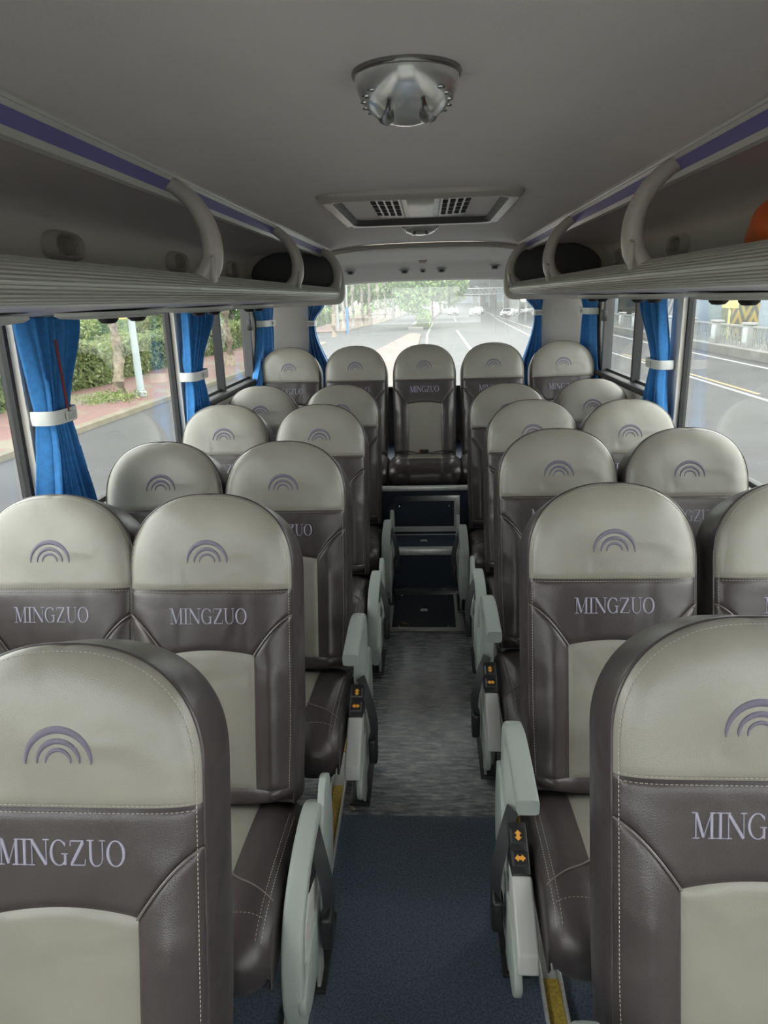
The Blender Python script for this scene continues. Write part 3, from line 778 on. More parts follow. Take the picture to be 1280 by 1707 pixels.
def rack(sg, label):
    e = empty('luggage_rack', (0, 0, 0)); setp(e, label, 'luggage rack')
    ya, yb = Y0+.03, 4.62
    def sweep(prof, name, mt, y0=ya, y1=yb, sm=True, ang=35, closed=True):
        m = MB(); poly = [(sg*x, z) for x, z in prof]
        m.prism(poly, lambda p, q, t: (p, t, q), y0, y1); return m.build(name, mt, e, smooth=sm, angle=ang)
    # ribbed nose
    cx, cz = .568, 1.7165; prof = []
    n = 19
    for i in range(n):
        for k, rr in ((0, .0), (.5, .0), (.58, -.0055), (.92, -.0055)):
            a = math.radians(62+(250-62)*(i+k)/n); ex, ez = .053, .0365
            prof.append((cx+(ex+rr)*math.cos(a), cz+(ez+rr)*math.sin(a)))
    prof += [(.60, 1.681), (.60, 1.70), (.60, 1.745)]
    sweep(prof, 'ribbed_edge', ALU, ang=12)
    sweep([(.60, 1.682), (.60, 1.720), (1.165, 1.722), (1.165, 1.655), (.9, 1.668)], 'shelf', LILP)
    # lining behind: curved shell
    out = [(.637, 1.935), (.66, 1.948), (.75, 1.960), (.90, 1.966), (1.02, 1.958), (1.08, 1.935), (1.10, 1.89), (1.105, 1.80), (1.105, 1.722)]
    sp_ = [(p.x, p.z) for p in smooth_path([(a, 0, b) for a, b in out], 4)]
    sweep(sp_+[(1.165, 1.722), (1.165, 1.99), (.637, 1.99)], 'back_lining', BINW)
    sweep([(.637, 1.935), (.632, 1.932), (.622, 1.936), (.616, 1.944), (.612, 1.950), (.596, 1.9665), (.590, 1.975), (.585, 1.974), (.580, 1.981), (.575, 1.978), (.566, 1.986), (.575, 2.0), (.637, 2.0)], 'trim_rail', ALU, ang=20)
    sweep([(.6135, 1.9465), (.5945, 1.9665), (.598, 1.970), (.617, 1.950)], 'purple_strip', PURSTR, sm=False)
    # C shaped grab handles
    for y in (.62, 1.88, 3.12, 4.50):
        if y < 1: pts = None
        path = smooth_path([(sg*.632, y, 1.972), (sg*.592, y, 1.955), (sg*.545, y, 1.908), (sg*.518, y, 1.84), (sg*.522, y, 1.775), (sg*.548, y, 1.738)], 6)
        N = len(path); m = MB(); rings = []
        for i, p in enumerate(path):
            d = (path[min(i+1, N-1)]-path[max(i-1, 0)]).normalized(); b = Vector((d.z, 0, -d.x)).normalized(); t = i/(N-1)
            ra = .030+.016*t**2+.006*(1-t)**2; rb = .017+.009*t
            rings.append([p+Vector((0, ra*math.copysign(abs(math.cos(2*PI*k/20))**.7, math.cos(2*PI*k/20)), 0))+b*rb*math.copysign(abs(math.sin(2*PI*k/20))**.8, math.sin(2*PI*k/20)) for k in range(20)])
        fs = []
        for i in range(N-1):
            for k in range(20): fs.append((i*20+k, i*20+(k+1) % 20, (i+1)*20+(k+1) % 20, (i+1)*20+k))
        fs += [tuple(range(20))[::-1], tuple(range((N-1)*20, N*20))]
        m.add([v for r in rings for v in r], fs); h = m.build('grab_handle', TAUPE, e, angle=50)
        q = MB(); q.prism([(y-.050, 1.79), (y-.032, 1.80), (y-.028, 1.735), (y-.045, 1.728)], lambda a, b_, t: (t, a, b_), sg*.502, sg*.512); q.build('handle_cap', TAUPE, h, bevel=.002)
    # end cap: a thick rounded shell closing the rack
    lp = smooth_path([(.60, 0, 1.985), (.545, 0, 1.935), (.508, 0, 1.86), (.494, 0, 1.77), (.496, 0, 1.70), (.512, 0, 1.668), (.545, 0, 1.652), (.62, 0, 1.650), (.80, 0, 1.645), (1.165, 0, 1.64)], 5)
    inner = [(.60, 1.97), (.62, 1.95), (.9, 1.95), (1.05, 1.90), (1.09, 1.8), (1.09, 1.73), (.60, 1.73), (.55, 1.75)]
    m = MB(); ol = [(sg*p.x, p.z) for p in lp]+[(sg*1.165, 1.99)]
    m.prism(ol, lambda p, q, t: (p, t, q), 4.622, 4.70); cap = m.build('end_cap', TAUPE, e, bevel=.010, seg=3)
    il = [(sg*p.x, p.z) for p in smooth_path([(.61, 0, 1.985), (.56, 0, 1.93), (.527, 0, 1.86), (.515, 0, 1.79)], 5)]
    m = MB(); M = Matrix.Translation((sg*.80, 4.600, 1.84)) @ Matrix.Rotation(PI/2, 4, 'X')
    m.lathe([(.0, .012), (.20, .012), (.215, .006), (.22, 0)], 40, M=M, sy=.62, sx=1.2); m.build('speaker_disc', mat('dark_grey_speaker', (.10, .10, .105), .5), cap)
    # vents in the lining
    for y in (1.1, 2.28, 3.32, 4.26): fanvent(e, sg*1.102, y, 1.862, -sg if False else sg)
    # service units under the shelf
    for y in (1.25, 2.05, 2.85, 3.65):
        m = MB(); P = []
        for k in range(32):
            a = 2*PI*k/32; P.append([Vector((sg*.86+r*.10*math.cos(a), y+r*.29*math.sin(a), zz)) for r, zz in ((1.0, 1.668), (1.0, 1.659), (.93, 1.653), (.7, 1.650), (0.01, 1.649))])
        m.grid(P, wrap=True); u = m.build('service_unit', LGREYP, e, angle=50)
        for dy in (-.10, .10):
            q = MB(); q.lathe([(.0, -.014), (.018, -.012), (.026, -.004), (.028, .006)], 18, M=Matrix.Translation((sg*.84, y+dy, 1.649))); q.build('reading_light', BLACKP, u)
    return e
rack(-1, 'ribbed overhead luggage rack above the left windows with curved handles')
rack(1, 'ribbed overhead luggage rack above the right windows, orange bag in it')
# orange bag in the right rack
m = MB(); P = []
for k in range(28):
    a = 2*PI*k/28
    row = []
    for j in range(15):
        t = j/14; r = math.sin(PI*min(1, .04+t*.96))**.5; wob = 1+.07*math.sin(3*a+6*t)+.05*math.sin(7*a+3)
        row.append(Vector((.11*r*wob*math.cos(a), .15*r*wob*math.sin(a), .15*t+.01*math.sin(5*a))))
    P.append(row)
m.grid(P, wrap=True)
o = m.build('orange_bag', ORANGE, angle=80); o.location = (.81, 1.64, 1.722)
setp(o, 'bright orange soft bag lying in the right luggage rack at the picture edge', 'bag')

# ------------------------------------------------------------------ ceiling fittings
def dome(y, lb, s=1.0, dz=1.0):
    z = ceil_z(0)
    e = empty('ceiling_light', (-.008, y, z)); setp(e, lb, 'ceiling light', 'chrome dome ceiling lights')
    M = Matrix.Scale(-1, 4, (0, 0, 1)) @ Matrix.Scale(s, 4) @ Matrix.Scale(dz, 4, (0, 0, 1))
    m = MB(); m.lathe([(.088, -.004), (.0895, .003), (.0875, .008), (.083, .010)], 48, M=M); m.build('rim', mat('smoked_chrome', (.30, .30, .30), .2, metal=.9), e)
    m = MB(); m.lathe([(.0855, .006)]+[(.0855*math.cos(a*PI/28), (.004)+.074*math.sin(a*PI/28)) for a in range(1, 14)]+[(0, .078)], 48, M=M); d = m.build('dome', DOMEM, e)
    def zs(x, y_): 
        r = math.hypot(x, y_); return .004+.074*max(0, 1-(r/.0858)**2)**.5
    for sg in (-1, 1):
        q = MB(); rows = []
        for i in range(17):
            t = i/16; yy = -.062+.118*t; xx = sg*(.026+.030*(t)**1.8)
            wd = .0095*math.sin(PI*(t*.93+.05))+.001
            rows.append([M @ Vector((xx+k*wd, yy, zs(xx+k*wd, yy)+hh)) for k, hh in ((-1, 0), (-.4, .004), (.4, .004), (1, 0))])
        q.grid(rows); q.build('dome_fin', mat('smoked_chrome', (.30, .30, .30), .2, metal=.9), d)
        for j in range(5):
            a = math.radians(-38+j*17); xx = sg*.068*math.cos(a); yy = .068*math.sin(a)*1.0-.012
            q = MB(); q.lathe([(.006, -.001), (.0055, .0008), (.0035, .002), (0, .0024)], 14, M=M @ Matrix.Translation((xx, yy, zs(xx, yy)-.001)), sx=1.3); q.build('dome_stud', CHROME, d)
    return e
DOMEM = mat('polished_dome', (.78, .78, .78), .16, metal=.6, spec=.8)
dome(1.245, 'large chrome dome ceiling light above the front of the aisle', .95)
dome(3.66, 'small distant chrome dome ceiling light behind the roof hatch', 1.04, .6)

e = empty('roof_hatch', (0, 2.95, 2.008)); e.scale = (.965, 1, 1); setp(e, 'recessed ceiling air unit with two slotted grilles and rounded frame', 'ceiling vent')
def rrect(a, b, r, n=6, taper=0):
    pts = []
    for cx, cy, a0 in ((a-r, b-r, 0), (-a+r, b-r, 90), (-a+r, -b+r, 180), (a-r, -b+r, 270)):
        for i in range(n+1):
            t = math.radians(a0+90*i/n); x, y = cx+r*math.cos(t), cy+r*math.sin(t); pts.append((x*(1-taper*y), y))
    return pts
m = MB(); rings = []
for a, b, r, z in ((.355, .475, .06, .022), (.353, .472, .06, -.010), (.337, .455, .06, -.024), (.305, .42, .06, -.022), (.292, .41, .06, -.012), (.280, .395, .06, .026)):
    rings.append([Vector((x, y, z-.035*(abs(x)/.575)**2.2*0)) for x, y in rrect(a, b, r)])
n = len(rings[0]); m.grid([[rings[j][i] for j in range(4)] for i in range(n)], wrap=True)
fr = m.build('frame', TAUPE, e, angle=40)
m = MB(); m.grid([[rings[j][i] for j in (3, 4, 5)] for i in range(n)], wrap=True); m.build('recess_wall', mat('dark_recess', (.10, .098, .095), .6), e, angle=40)
m = MB(); m.box(-.285, .285, -.42, .42, .0265, .031); m.build('recess_back', BLACKC, e, smooth=False)
# curved white panel inside with grilles
def pan(x, t): return 0.010-.012*(1-(x/.27)**2)
m = MB(); P = [[Vector((x, y, pan(x, 0))) for x in [-.255+i*.51/24 for i in range(25)]] for y in (-.37, .33)]
m.grid(P); P = [[Vector((x, y, pan(x, 0)+.012)) for x in [-.255+i*.51/24 for i in range(25)]] for y in (-.37, .33)]; m.grid(P)
wp = m.build('inner_cover', WORN, e)
for sg in (-1, 1):
    g = MB()
    for i in range(4):
        for j in range(5):
            x = sg*(.092+i*.028); y = -.29+j*.12; z = pan(x, 0)
            g.box(x-.0095, x+.0095, y-.042, y+.042, z-.0025, z+.001)
    g.build('grille_slots', BLACKC, wp, smooth=False)
    g = MB(); x = sg*.072; g.box(x-.002, x+.002, -.37, .33, pan(x, 0)-.004, pan(x, 0)); g.build('cover_seam', BLACKP, wp, smooth=False)
g = MB(); g.box(-.05, .05, -.28, .25, pan(0, 0)-.004, pan(0, 0)); g.build('centre_lens', mat('frosted_lens', (.62, .60, .54), .3), wp, bevel=.0015)
for x, y in ((-.32, -.42), (.32, -.42), (-.32, .42), (.32, .42)):
    g = MB(); g.lathe([(0, -.004), (.007, -.003), (.008, 0)], 12, M=Matrix.Translation((x, y, -.022))); g.build('screw', STEEL, e)

# rear header speakers and nozzles
def hz(x, y):
    best = min(((abs(hdr(x, t/80)[1]-y), hdr(x, t/80)) for t in range(81)), key=lambda q: q[0])[1]; return best[2]
def nozzle(x, y, r, lb, slots=True):
    z = hz(x, y); dz = (hz(x, y+.05)-hz(x, y-.05))/.1; nrm = Vector((0, dz, -1)).normalized()
    M = Matrix.Translation((x, y, z)) @ nrm.to_track_quat('Z', 'Y').to_matrix().to_4x4()
    e = empty('air_nozzle'); e.matrix_world = M; setp(e, lb, 'air nozzle', 'round vents over the rear window')
    m = MB(); m.lathe([(r*1.05, -.004), (r, .006), (r*.85, .010), (r*.72, .006), (r*.66, -.001)], 30); m.build('bezel', mat('satin_silver', (.62, .62, .60), .3, metal=.25), e)
    m = MB(); m.lathe([(r*.66, .003), (r*.5, .009), (r*.3, .011), (0, .0115)], 24); b = m.build('ball', mat('nozzle_grey', (.20, .20, .20), .4), e)
    for k in (-1, 0, 1):
        q = MB(); wv = r*(.42 if k == 0 else .30); q.box(-wv, wv, k*r*.22-r*.07, k*r*.22+r*.07, .0085, .0125); q.build('slot', BLACKC, b, smooth=False)
nozzle(-.537, 5.47, .040, 'round chrome air vent at far left above the rear window')
nozzle(-.143, 5.52, .040, 'round chrome air vent left of the small centre one above the rear window')
nozzle(-.009, 5.525, .026, 'smallest round vent in the centre above the rear window')
nozzle(.127, 5.52, .040, 'round chrome air vent right of the small centre one above the rear window')
nozzle(.512, 5.47, .040, 'round chrome air vent at far right above the rear window')
z0 = hz(-.01, 5.38)
m = MB(); m.prism([(-.030, .012), (.030, .012), (.020, -.016), (-.020, -.016)], lambda a, b, t: (a, -b*1.4, b*.45+t), -.003, .0015)
o = m.build('warning_sticker', BROWNL, smooth=False); o.location = (-.008, 5.38, z0-.003); setp(o, 'tiny brown and gold sticker above the centre vent of the rear header', 'sticker')

# ------------------------------------------------------------------ curtains
def curtain(name_label, O, along, inward, prof, ztie, folds, seed, tie=True):
    """prof: list of (z, s0, s1): extent along the wall direction at each height"""
    e = empty('curtain', (O[0], O[1], ztie)); setp(e, name_label, 'curtain', 'blue gathered window curtains')
    al = Vector(along); inn = Vector(inward); rnd = random.Random(seed)
    ph = [rnd.uniform(0, 6) for _ in range(4)]
    zs = [p[0] for p in prof]; m = MB(); P = []; nz = 70
    for i in range(nz+1):
        z = zs[0]+(zs[-1]-zs[0])*i/nz
        for k in range(len(prof)-1):
            if zs[k] >= z >= zs[k+1]:
                t = (zs[k]-z)/(zs[k]-zs[k+1]); t2 = t*t*(3-2*t) if k else t*t*(3-2*t)
                s0 = prof[k][1]*(1-t2)+prof[k+1][1]*t2; s1 = prof[k][2]*(1-t2)+prof[k+1][2]*t2; break
        wdt = s1-s0; row = []; near = math.exp(-((z-ztie)/.05)**2)
        for j in range(141):
            u = j/140; ang = u*folds*2*PI
            amp = (.028-.006*near)*(.75+.25*math.sin(u*9+ph[0]))
            dpt = amp*(math.sin(ang+ph[1]+.4*math.sin(z*6+ph[2]))+.35*math.sin(2.3*ang+ph[3]+z*3))
            su = s0+wdt*(u+.035*math.sin(ang*1.0+ph[2]+1.3))
            row.append(Vector((0, 0, z-ztie))+al*su+inn*(.045+dpt))
        P.append(row)
    m.grid(P); b = m.build('drape', BLUEC, e, angle=80)
    b.modifiers.new('t', 'SOLIDIFY').thickness = .003
    if tie:
        for k in range(len(prof)-1):
            if zs[k] >= ztie >= zs[k+1]: s0, s1 = prof[k+1][1], prof[k+1][2]; break
        c = (s0+s1)/2; hwd = (s1-s0)/2+.012
        q = MB(); P = []
        for k in range(32):
            a = 2*PI*k/32; cx = math.copysign(abs(math.cos(a))**.6, math.cos(a))*hwd; cy = math.copysign(abs(math.sin(a))**.6, math.sin(a))*.047
            P.append([al*(c+cx*f)+inn*(.045+cy*f)+Vector((0, 0, zz)) for f, zz in ((1, .021), (1.03, 0.0), (1, -.021), (.94, -.021), (.94, .021))])
        q.grid(P, wrap=True); t_ = q.build('tieback', WHITEP, e, angle=50)
        q = MB(); P = []
        p0 = al*(c-.0)+inn*(.096)
        for a, bz in ((-1, -1), (1, -1), (1, 1), (-1, 1)): P.append(p0+al*(a*.028)+Vector((0, 0, bz*.012)))
        q.add(P+[p+inn*.005 for p in P], [(0, 1, 2, 3), (4, 5, 6, 7), (0, 1, 5, 4), (1, 2, 6, 5), (2, 3, 7, 6), (3, 0, 4, 7)]); q.build('tieback_clip', LGREYP, t_, bevel=.001)
    return e
def tied(top0, top1, t0, t1, b0, b1, zt, ztop=1.655, zb=.95):
    return [(ztop, top0, top1), (zt+.015, t0, t1), (zt-.02, t0, t1), (zb, b0, b1)]
curtain('wide blue curtain over the first white window post on the left', (-WX, 0, 0), (0, 1, 0), (1, 0, 0), tied(2.02, 2.35, 2.06, 2.20, 1.98, 2.30, 1.365), 1.365, 5, 1)
curtain('blue curtain on the second left window post, before the sliding window', (-WX, 0, 0), (0, 1, 0), (1, 0, 0), tied(3.44, 3.90, 3.40, 3.62, 3.30, 3.76, 1.345), 1.345, 5, 2)
curtain('narrow blue curtain between the left sliding window and beige pillar', (-WX, 0, 0), (0, 1, 0), (1, 0, 0), tied(4.98, 5.42, 5.04, 5.38, 4.70, 5.20, 1.535), 1.535, 4, 3)
curtain('blue curtain on the right window post beside the wide window', (WX, 0, 0), (0, 1, 0), (-1, 0, 0), tied(3.52, 3.96, 3.46, 3.66, 3.38, 3.84, 1.345), 1.345, 5, 4)
curtain('narrow blue curtain between the right sliding window and corner pillar', (WX, 0, 0), (0, 1, 0), (-1, 0, 0), tied(5.00, 5.46, 5.02, 5.38, 4.82, 5.52, 1.56), 1.56, 4, 5)
curtain('dark blue curtain at the left edge of the rear window', (0, YR, 0), (1, 0, 0), (0, -1, 0), tied(-.90, -.77, -.905, -.855, -.93, -.70, 1.51, zb=1.0), 1.51, 4, 6)
curtain('dark blue curtain at the right edge of the rear window', (0, YR, 0), (1, 0, 0), (0, -1, 0), tied(.77, .90, .835, .89, .72, .91, 1.545, zb=1.0), 1.545, 4, 7)
m = MB(); m.tube([(0, 0, .09), (.0, .005, 0), (0, .012, -.13)], (.004, .006), 10); o = m.build('emergency_hammer', mat('dark_red_strip', (.16, .008, .012), .5)); o.location = (-WX+.09, 2.12, 1.50)
setp(o, 'narrow dark red strip hanging in the folds of the first left curtain', 'emergency hammer')

# ------------------------------------------------------------------ outside
G = -.75
m = MB(); m.box(-60, 70, -60, 330, G-.3, G-.02); o = m.build('ground_verge', mat('far_ground', (.06, .08, .03), .9, var=.2, vscale=.3), smooth=False); struct(o)
def kerbx(y):
    pts = [(-30, -7.3), (11, -7.1), (18, -6.85), (25, -6.45), (41, -5.8), (60, -6.2), (82, -4.3), (130, -2.5), (300, 0)]
    for (a, b), (c, d) in zip(pts, pts[1:]):
        if a <= y <= c: return b+(d-b)*(y-a)/(c-a)
    return pts[-1][1]
m = MB(); ys = list(range(-30, 301, 6)); m.grid([[(kerbx(y)-.2, y, G), (12+.03*max(0, y-60), y, G)] for y in ys])
m.add([(-30, 42, G+.001), (-5.5, 42, G+.001), (-5.5, 56, G+.001), (-30, 56, G+.001)], [(0, 1, 2, 3)])
struct(m.build('road', ASPH, smooth=False))
def slab(name, poly, z0, z1, mt, label=None, cat=None):
    m = MB(); m.prism(poly, lambda p, q, t: (p, q, t), z0, z1); o = m.build(name, mt, smooth=False); struct(o); return o
slab('sidewalk', [(kerbx(y)-.12, y) for y in range(-30, 44, 2)]+[(-10.3, 42), (-10.6, -30)], G-.1, G+.13, PAVE)
slab('sidewalk', [(kerbx(y)-.12, y) for y in range(56, 140, 4)]+[(-9, 136), (-12, 56)], G-.1, G+.13, PAVE)
m = MB()
for a, b in ((-30, 43), (56, 140)):
    ys = list(range(a, b, 2)); m.grid([[(kerbx(y)-.14, y, G-.05), (kerbx(y)-.14, y, G+.135), (kerbx(y)-.01, y, G+.10), (kerbx(y)+.02, y, G-.05)] for y in ys])
struct(m.build('kerb_left', mat('sandy_kerb', (.13, .115, .08), .85, var=.2, vscale=2), smooth=False))
slab('median_paving', [(-2.45, 14), (-.6, 14), (-.42, 48), (-.7, 50), (-1.2, 50), (-2.4, 34)], G-.05, G+.12, PAVE)
slab('median_bed', [(-1.5, 57.5), (-.35, 56.5), (.3, 75), (1.2, 95), (3.2, 150), (1.8, 150), (-.5, 95)], G-.05, G+.2, CONC)
slab('kerb_right', [(11.25, -30), (12.2, -30), (13.6, 90), (16, 150), (12.9, 90), (11.3, 33)], G-.05, G+.32, CONC)
def line(name, pts, wd, mt):
    m = MB(); m.grid([[(x-wd/2, y, G+.004), (x+wd/2, y, G+.004)] for x, y in pts]); struct(m.build(name, mt, smooth=False))
line('road_marking', [(10.55, -20), (10.56, 23), (10.6, 33), (12.0, 90)], .18, LINEW)
line('road_marking', [(7.58, -20), (7.58, 16), (7.6, 22), (7.8, 60), (9, 120)], .13, LINEW)
line('road_marking', [(7.85, 17.5), (7.86, 21), (7.9, 30)], .12, LINEY)
line('road_marking', [(2.0, 26), (2.08, 38), (2.2, 55)], .16, LINEW)
line('road_marking', [(2.9, 75), (3.3, 92)], .16, LINEW)
line('road_marking', [(6.1, 40), (7.2, 75), (9.0, 110)], .14, LINEW)
line('road_marking', [(-.1, 16), (.0, 50), (.5, 70)], .13, LINEW)

def leaves(n, size, sampler, seed):
    rnd = random.Random(seed); V = []; Fc = []
    for i in range(n):
        p = Vector(sampler(rnd)); a = Vector((rnd.gauss(0, 1), rnd.gauss(0, 1), rnd.gauss(0, 1))).normalized(); b = a.cross(Vector((rnd.gauss(0, 1), rnd.gauss(0, 1), rnd.gauss(0, 1)))).normalized()
        s = size*rnd.uniform(.6, 1.3); k = len(V); V += [p-a*s, p+b*s*.5, p+a*s, p-b*s*.5]; Fc.append((k, k+1, k+2, k+3))
    m = MB(); m.v = [tuple(v) for v in V]; m.f = Fc; m.m = [0]*len(Fc); return m
def fast_build(m, name, mt, parent=None):
    me = bpy.data.meshes.new(name); me.from_pydata(m.v, [], m.f); me.materials.append(mt); o = bpy.data.objects.new(name, me); return link(o, parent)
def hedge(label, x, y0, y1, h, wd, n, seed, size=.07, mt=LEAF1):
    def smp(r):
        y = r.uniform(y0, y1); k = r.random(); hh = h*(1+.08*math.sin(y*1.3)+.05*math.sin(y*3.1)); bulge = .12*math.sin(y*2.1)
        if k < .62: return (x+wd/2+bulge+r.gauss(0, .06)-.25*max(0, (r.random())-.8), y, G+.12+hh*r.random())
        return (x+r.uniform(-wd/2, wd/2), y, G+.12+hh+r.gauss(0, .06))
    e = empty('hedge', (x, (y0+y1)/2, G+.1)); setp(e, label, 'hedge')
    lm = leaves(n, size, smp, seed); off = Vector(e.location); lm.v = [(v[0]-off.x, v[1]-off.y, v[2]-off.z) for v in lm.v]
    fast_build(lm, 'foliage', mt, e)
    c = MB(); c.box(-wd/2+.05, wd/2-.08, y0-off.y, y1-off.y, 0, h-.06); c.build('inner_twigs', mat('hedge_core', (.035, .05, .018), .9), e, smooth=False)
    return e
hedge('long clipped green hedge behind the red pavement on the left', -10.7, 4, 41, 1.15, 1.3, 60000, 11, .075)
hedge('low far hedge behind the road junction, seen in the rear window', -10.9, 56, 84, 1.3, 1.5, 7000, 12, .16, LEAF2)
hedge('small clipped bush strip on the road median behind the bus', -.35, 58, 92, .75, .9, 8000, 13, .10, LEAF2)
# shrubs on the bank
def shrub_proto(seed, mt, R=1.7, hgt=2.4, n=5200, size=.10):
    e = empty('shrub')
    cl = random.Random(seed); blobs = [(cl.uniform(-.6, .6)*R, cl.uniform(-.6, .6)*R, cl.uniform(.25, .8)*hgt, cl.uniform(.35, .6)*R) for _ in range(14)]
    def smp(r):
        b = r.choice(blobs); v = Vector((r.gauss(0, 1), r.gauss(0, 1), r.gauss(0, 1))).normalized()*b[3]*r.uniform(.8, 1.05); return (b[0]+v.x, b[1]+v.y, max(.02, b[2]+v.z))
    fast_build(leaves(n, size, smp, seed+1), 'foliage', mt, e)
    c = MB()
    for k in range(5): c.tube([(0, 0, 0), (.3*math.cos(k*1.3)*R, .3*math.sin(k*1.3)*R, hgt*.6)], [.04, .015], 6)
    c.build('stem', BARK, e); return e
sp1 = shrub_proto(21, LEAF2); sp2 = shrub_proto(33, LEAF1, 1.9, 2.0)
cnt = 0
used = [False, False]
for row, (x, dz) in enumerate(((-13.4, .3), (-17.6, .9), (-22.2, 1.6))):
    for k in range(8):
        i = (k+row) % 2; p = (sp1, sp2)[i]
        o = p if not used[i] else copy_tree(p); used[i] = True
        rnd = random.Random(row*40+k); y = 9+k*4.9+rnd.uniform(-.3, .3)+row*5.5
        s = rnd.uniform(.85, 1.2)*(1+.15*row); o.location = (x+rnd.uniform(-.5, .5), y, G+.05+dz*.2); o.scale = (s, s, s); o.rotation_euler = (0, 0, rnd.uniform(0, 6))
        setp(o, ('rounded green shrub just behind the clipped roadside hedge', 'taller green shrub further up the planted bank on the left', 'pale leafy shrub at the back of the planted bank on the left')[row], 'shrub', ('shrubs in front on the bank', 'shrubs mid bank', 'shrubs at the back of the bank')[row])
def tree(label, x, y, h, r, mt, crown=True, R=2.6, seed=1, group=None, lean=0, n=3600, size=.22, lm=None):
    e = empty('tree', (x, y, G)); setp(e, label, 'tree', group)
    rnd = random.Random(seed); m = MB(); pts = [Vector((lean*h*(i/10)**1.2+.04*math.sin(i*1.7+seed), .05*math.sin(i*2.3+seed), h*i/10)) for i in range(11)]
    m.tube([p for p in pts], [r*(1.45 if i == 0 else 1-.045*i) for i in range(11)], 14)
    m.build('trunk', mt, e)
    if crown:
        bl = [(rnd.uniform(-.6, .6)*R, rnd.uniform(-.6, .6)*R, h*.95+rnd.uniform(-.25, .6)*R, rnd.uniform(.3, .5)*R) for _ in range(12)]
        def smp(q):
            b = q.choice(bl); v = Vector((q.gauss(0, 1), q.gauss(0, 1), q.gauss(0, 1))).normalized()*b[3]*q.uniform(.6, 1.05); return (b[0]+v.x, b[1]+v.y, b[2]+v.z)
        fast_build(leaves(n, size, smp, seed+5), 'crown', lm or LEAF3, e)
        m = MB()
        for k in range(5): b = bl[k]; m.tube([pts[-3], Vector((b[0]*.6, b[1]*.6, b[2])), Vector(b[:3])], [r*.5, r*.25, .02], 7)
        m.build('branch', mt, e)
    return e
tree('thick pale barked tree trunk on the red pavement, a sign on it', -8.15, 18.77, 5.2, .17, BARK, seed=3)
tree('pale tree trunk on the pavement seen past the left sliding window', -7.55, 27.5, 5.2, .18, BARK, seed=5)
m = MB(); m.tube([(0, 0, 0), (-.0, 0, .12), (0, 0, .13), (-.06, 0, 4.6)], [.14, .14, .095, .075], 16); o = m.build('lamp_post', mat('pale_blue_paint', (.34, .40, .41), .5)); o.location = (-7.6, 18.7, G+.13)
setp(o, 'pale blue white steel pole beside the thick tree on the pavement', 'post')
e = empty('tree_sign', (-8.15+.25, 18.55, 1.53)); setp(e, 'yellow framed notice board fixed to the roadside tree trunk', 'sign')
m = MB(); m.box(-.42, .22, -.02, .02, -.17, .17); m.build('board', mat('yellow_sign', (.60, .50, .10), .6), e, bevel=.01)
m = MB(); m.box(-.37, .17, -.026, -.02, -.12, .12); m.build('notice', mat('sign_paper', (.42, .42, .24), .7, var=.3, vscale=14), e, smooth=False)
m = MB(); m.box(-.3, .3, -.25, .25, -.02, .04)
lv = leaves(900, .05, lambda r: (r.gauss(0, .35), r.gauss(0, .45), abs(r.gauss(0, .09))), 8); o = fast_build(lv, 'weeds', LEAF1); o.location = (-8.1, 18.1, G+.13); setp(o, 'patch of weeds at the foot of the thick roadside tree', 'weeds', kind='stuff')
# row of whitewashed trees along the far left pavement
row_t = [(-6.3, 49.7), (-6.7, 59), (-6.3, 63), (-5.9, 67.5), (-5.6, 72), (-5.1, 77), (-4.7, 83), (-4.2, 90), (-3.6, 99)]
for k, (x, y) in enumerate(row_t):
    tree(['pale trunk standing alone left of the blue and white post', 'whitewashed roadside tree in the receding row on the left, seen through the rear window'][min(k, 1)], x, y, 7.5, .17, BARK if k == 0 else WTRUNK, R=2.7, seed=60+k, group='whitewashed roadside trees' if k else None, n=2600, size=.26)
tree('big round leafed tree on the median in the middle of the rear window', -.8, 62, 3.4, .16, BARK, R=3.6, seed=90, n=9000, size=.2)
tree('further tree on the median behind the big one', .6, 84, 4.2, .16, BARK, R=4.2, seed=93, n=6000, size=.28)
tree('third tree far along the median near the parked cars', 2.0, 112, 4.8, .16, BARK, R=5, seed=95, n=5000, size=.35)
for k, (x, y, R) in enumerate([(-16, 60, 5), (-20, 74, 6), (-12, 84, 5), (-9, 112, 6), (-24, 50, 6), (-30, 64, 7), (-29, 40, 5), (-29, 27, 5), (-29, 14, 5), (-6, 135, 8), (-30, 90, 8), (-10, 93, 4)]):
    tree('leafy background tree standing beyond the left pavement hedges', x, y, 2.6+.25*R, .2, BARK, R=R, seed=120+k, group='woodland trees beyond the left pavement', n=5200, size=.32)
# thin slanted trunks inside the bank
for k in range(7):
    tree('slim tree stem rising from the planted bank on the left', -13.5-(k % 3)*1.4, 19+k*3.2, 5, .06, BARK, crown=False, seed=160+k, group='slim stems on the bank', lean=.03*((k % 3)-1))
e = empty('bollard_post', (-5.85, 54, G)); setp(e, 'slender post with blue lower half and white top at the left of the rear window', 'post')
m = MB(); m.tube([(0, 0, .0), (0, 0, 1.9)], .09, 12); m.build('lower_sleeve', mat('blue_paint', (.06, .17, .45), .5), e)
m = MB(); m.tube([(0, 0, 1.9), (0, 0, 5.5)], .075, 12); m.build('upper_pole', WPAINT, e)
for (x, y) in ((-7.0, 57.5), (-3.9, 86)):
    m = MB(); m.tube([(0, 0, 0), (0, 0, 9)], [.13, .08], 12); o = m.build('street_pole', WPAINT); o.location = (x, y, G); setp(o, 'tall white pole before the roadside tree row' if y < 60 else 'tall white pole near the far end of the roadside tree row', 'post')

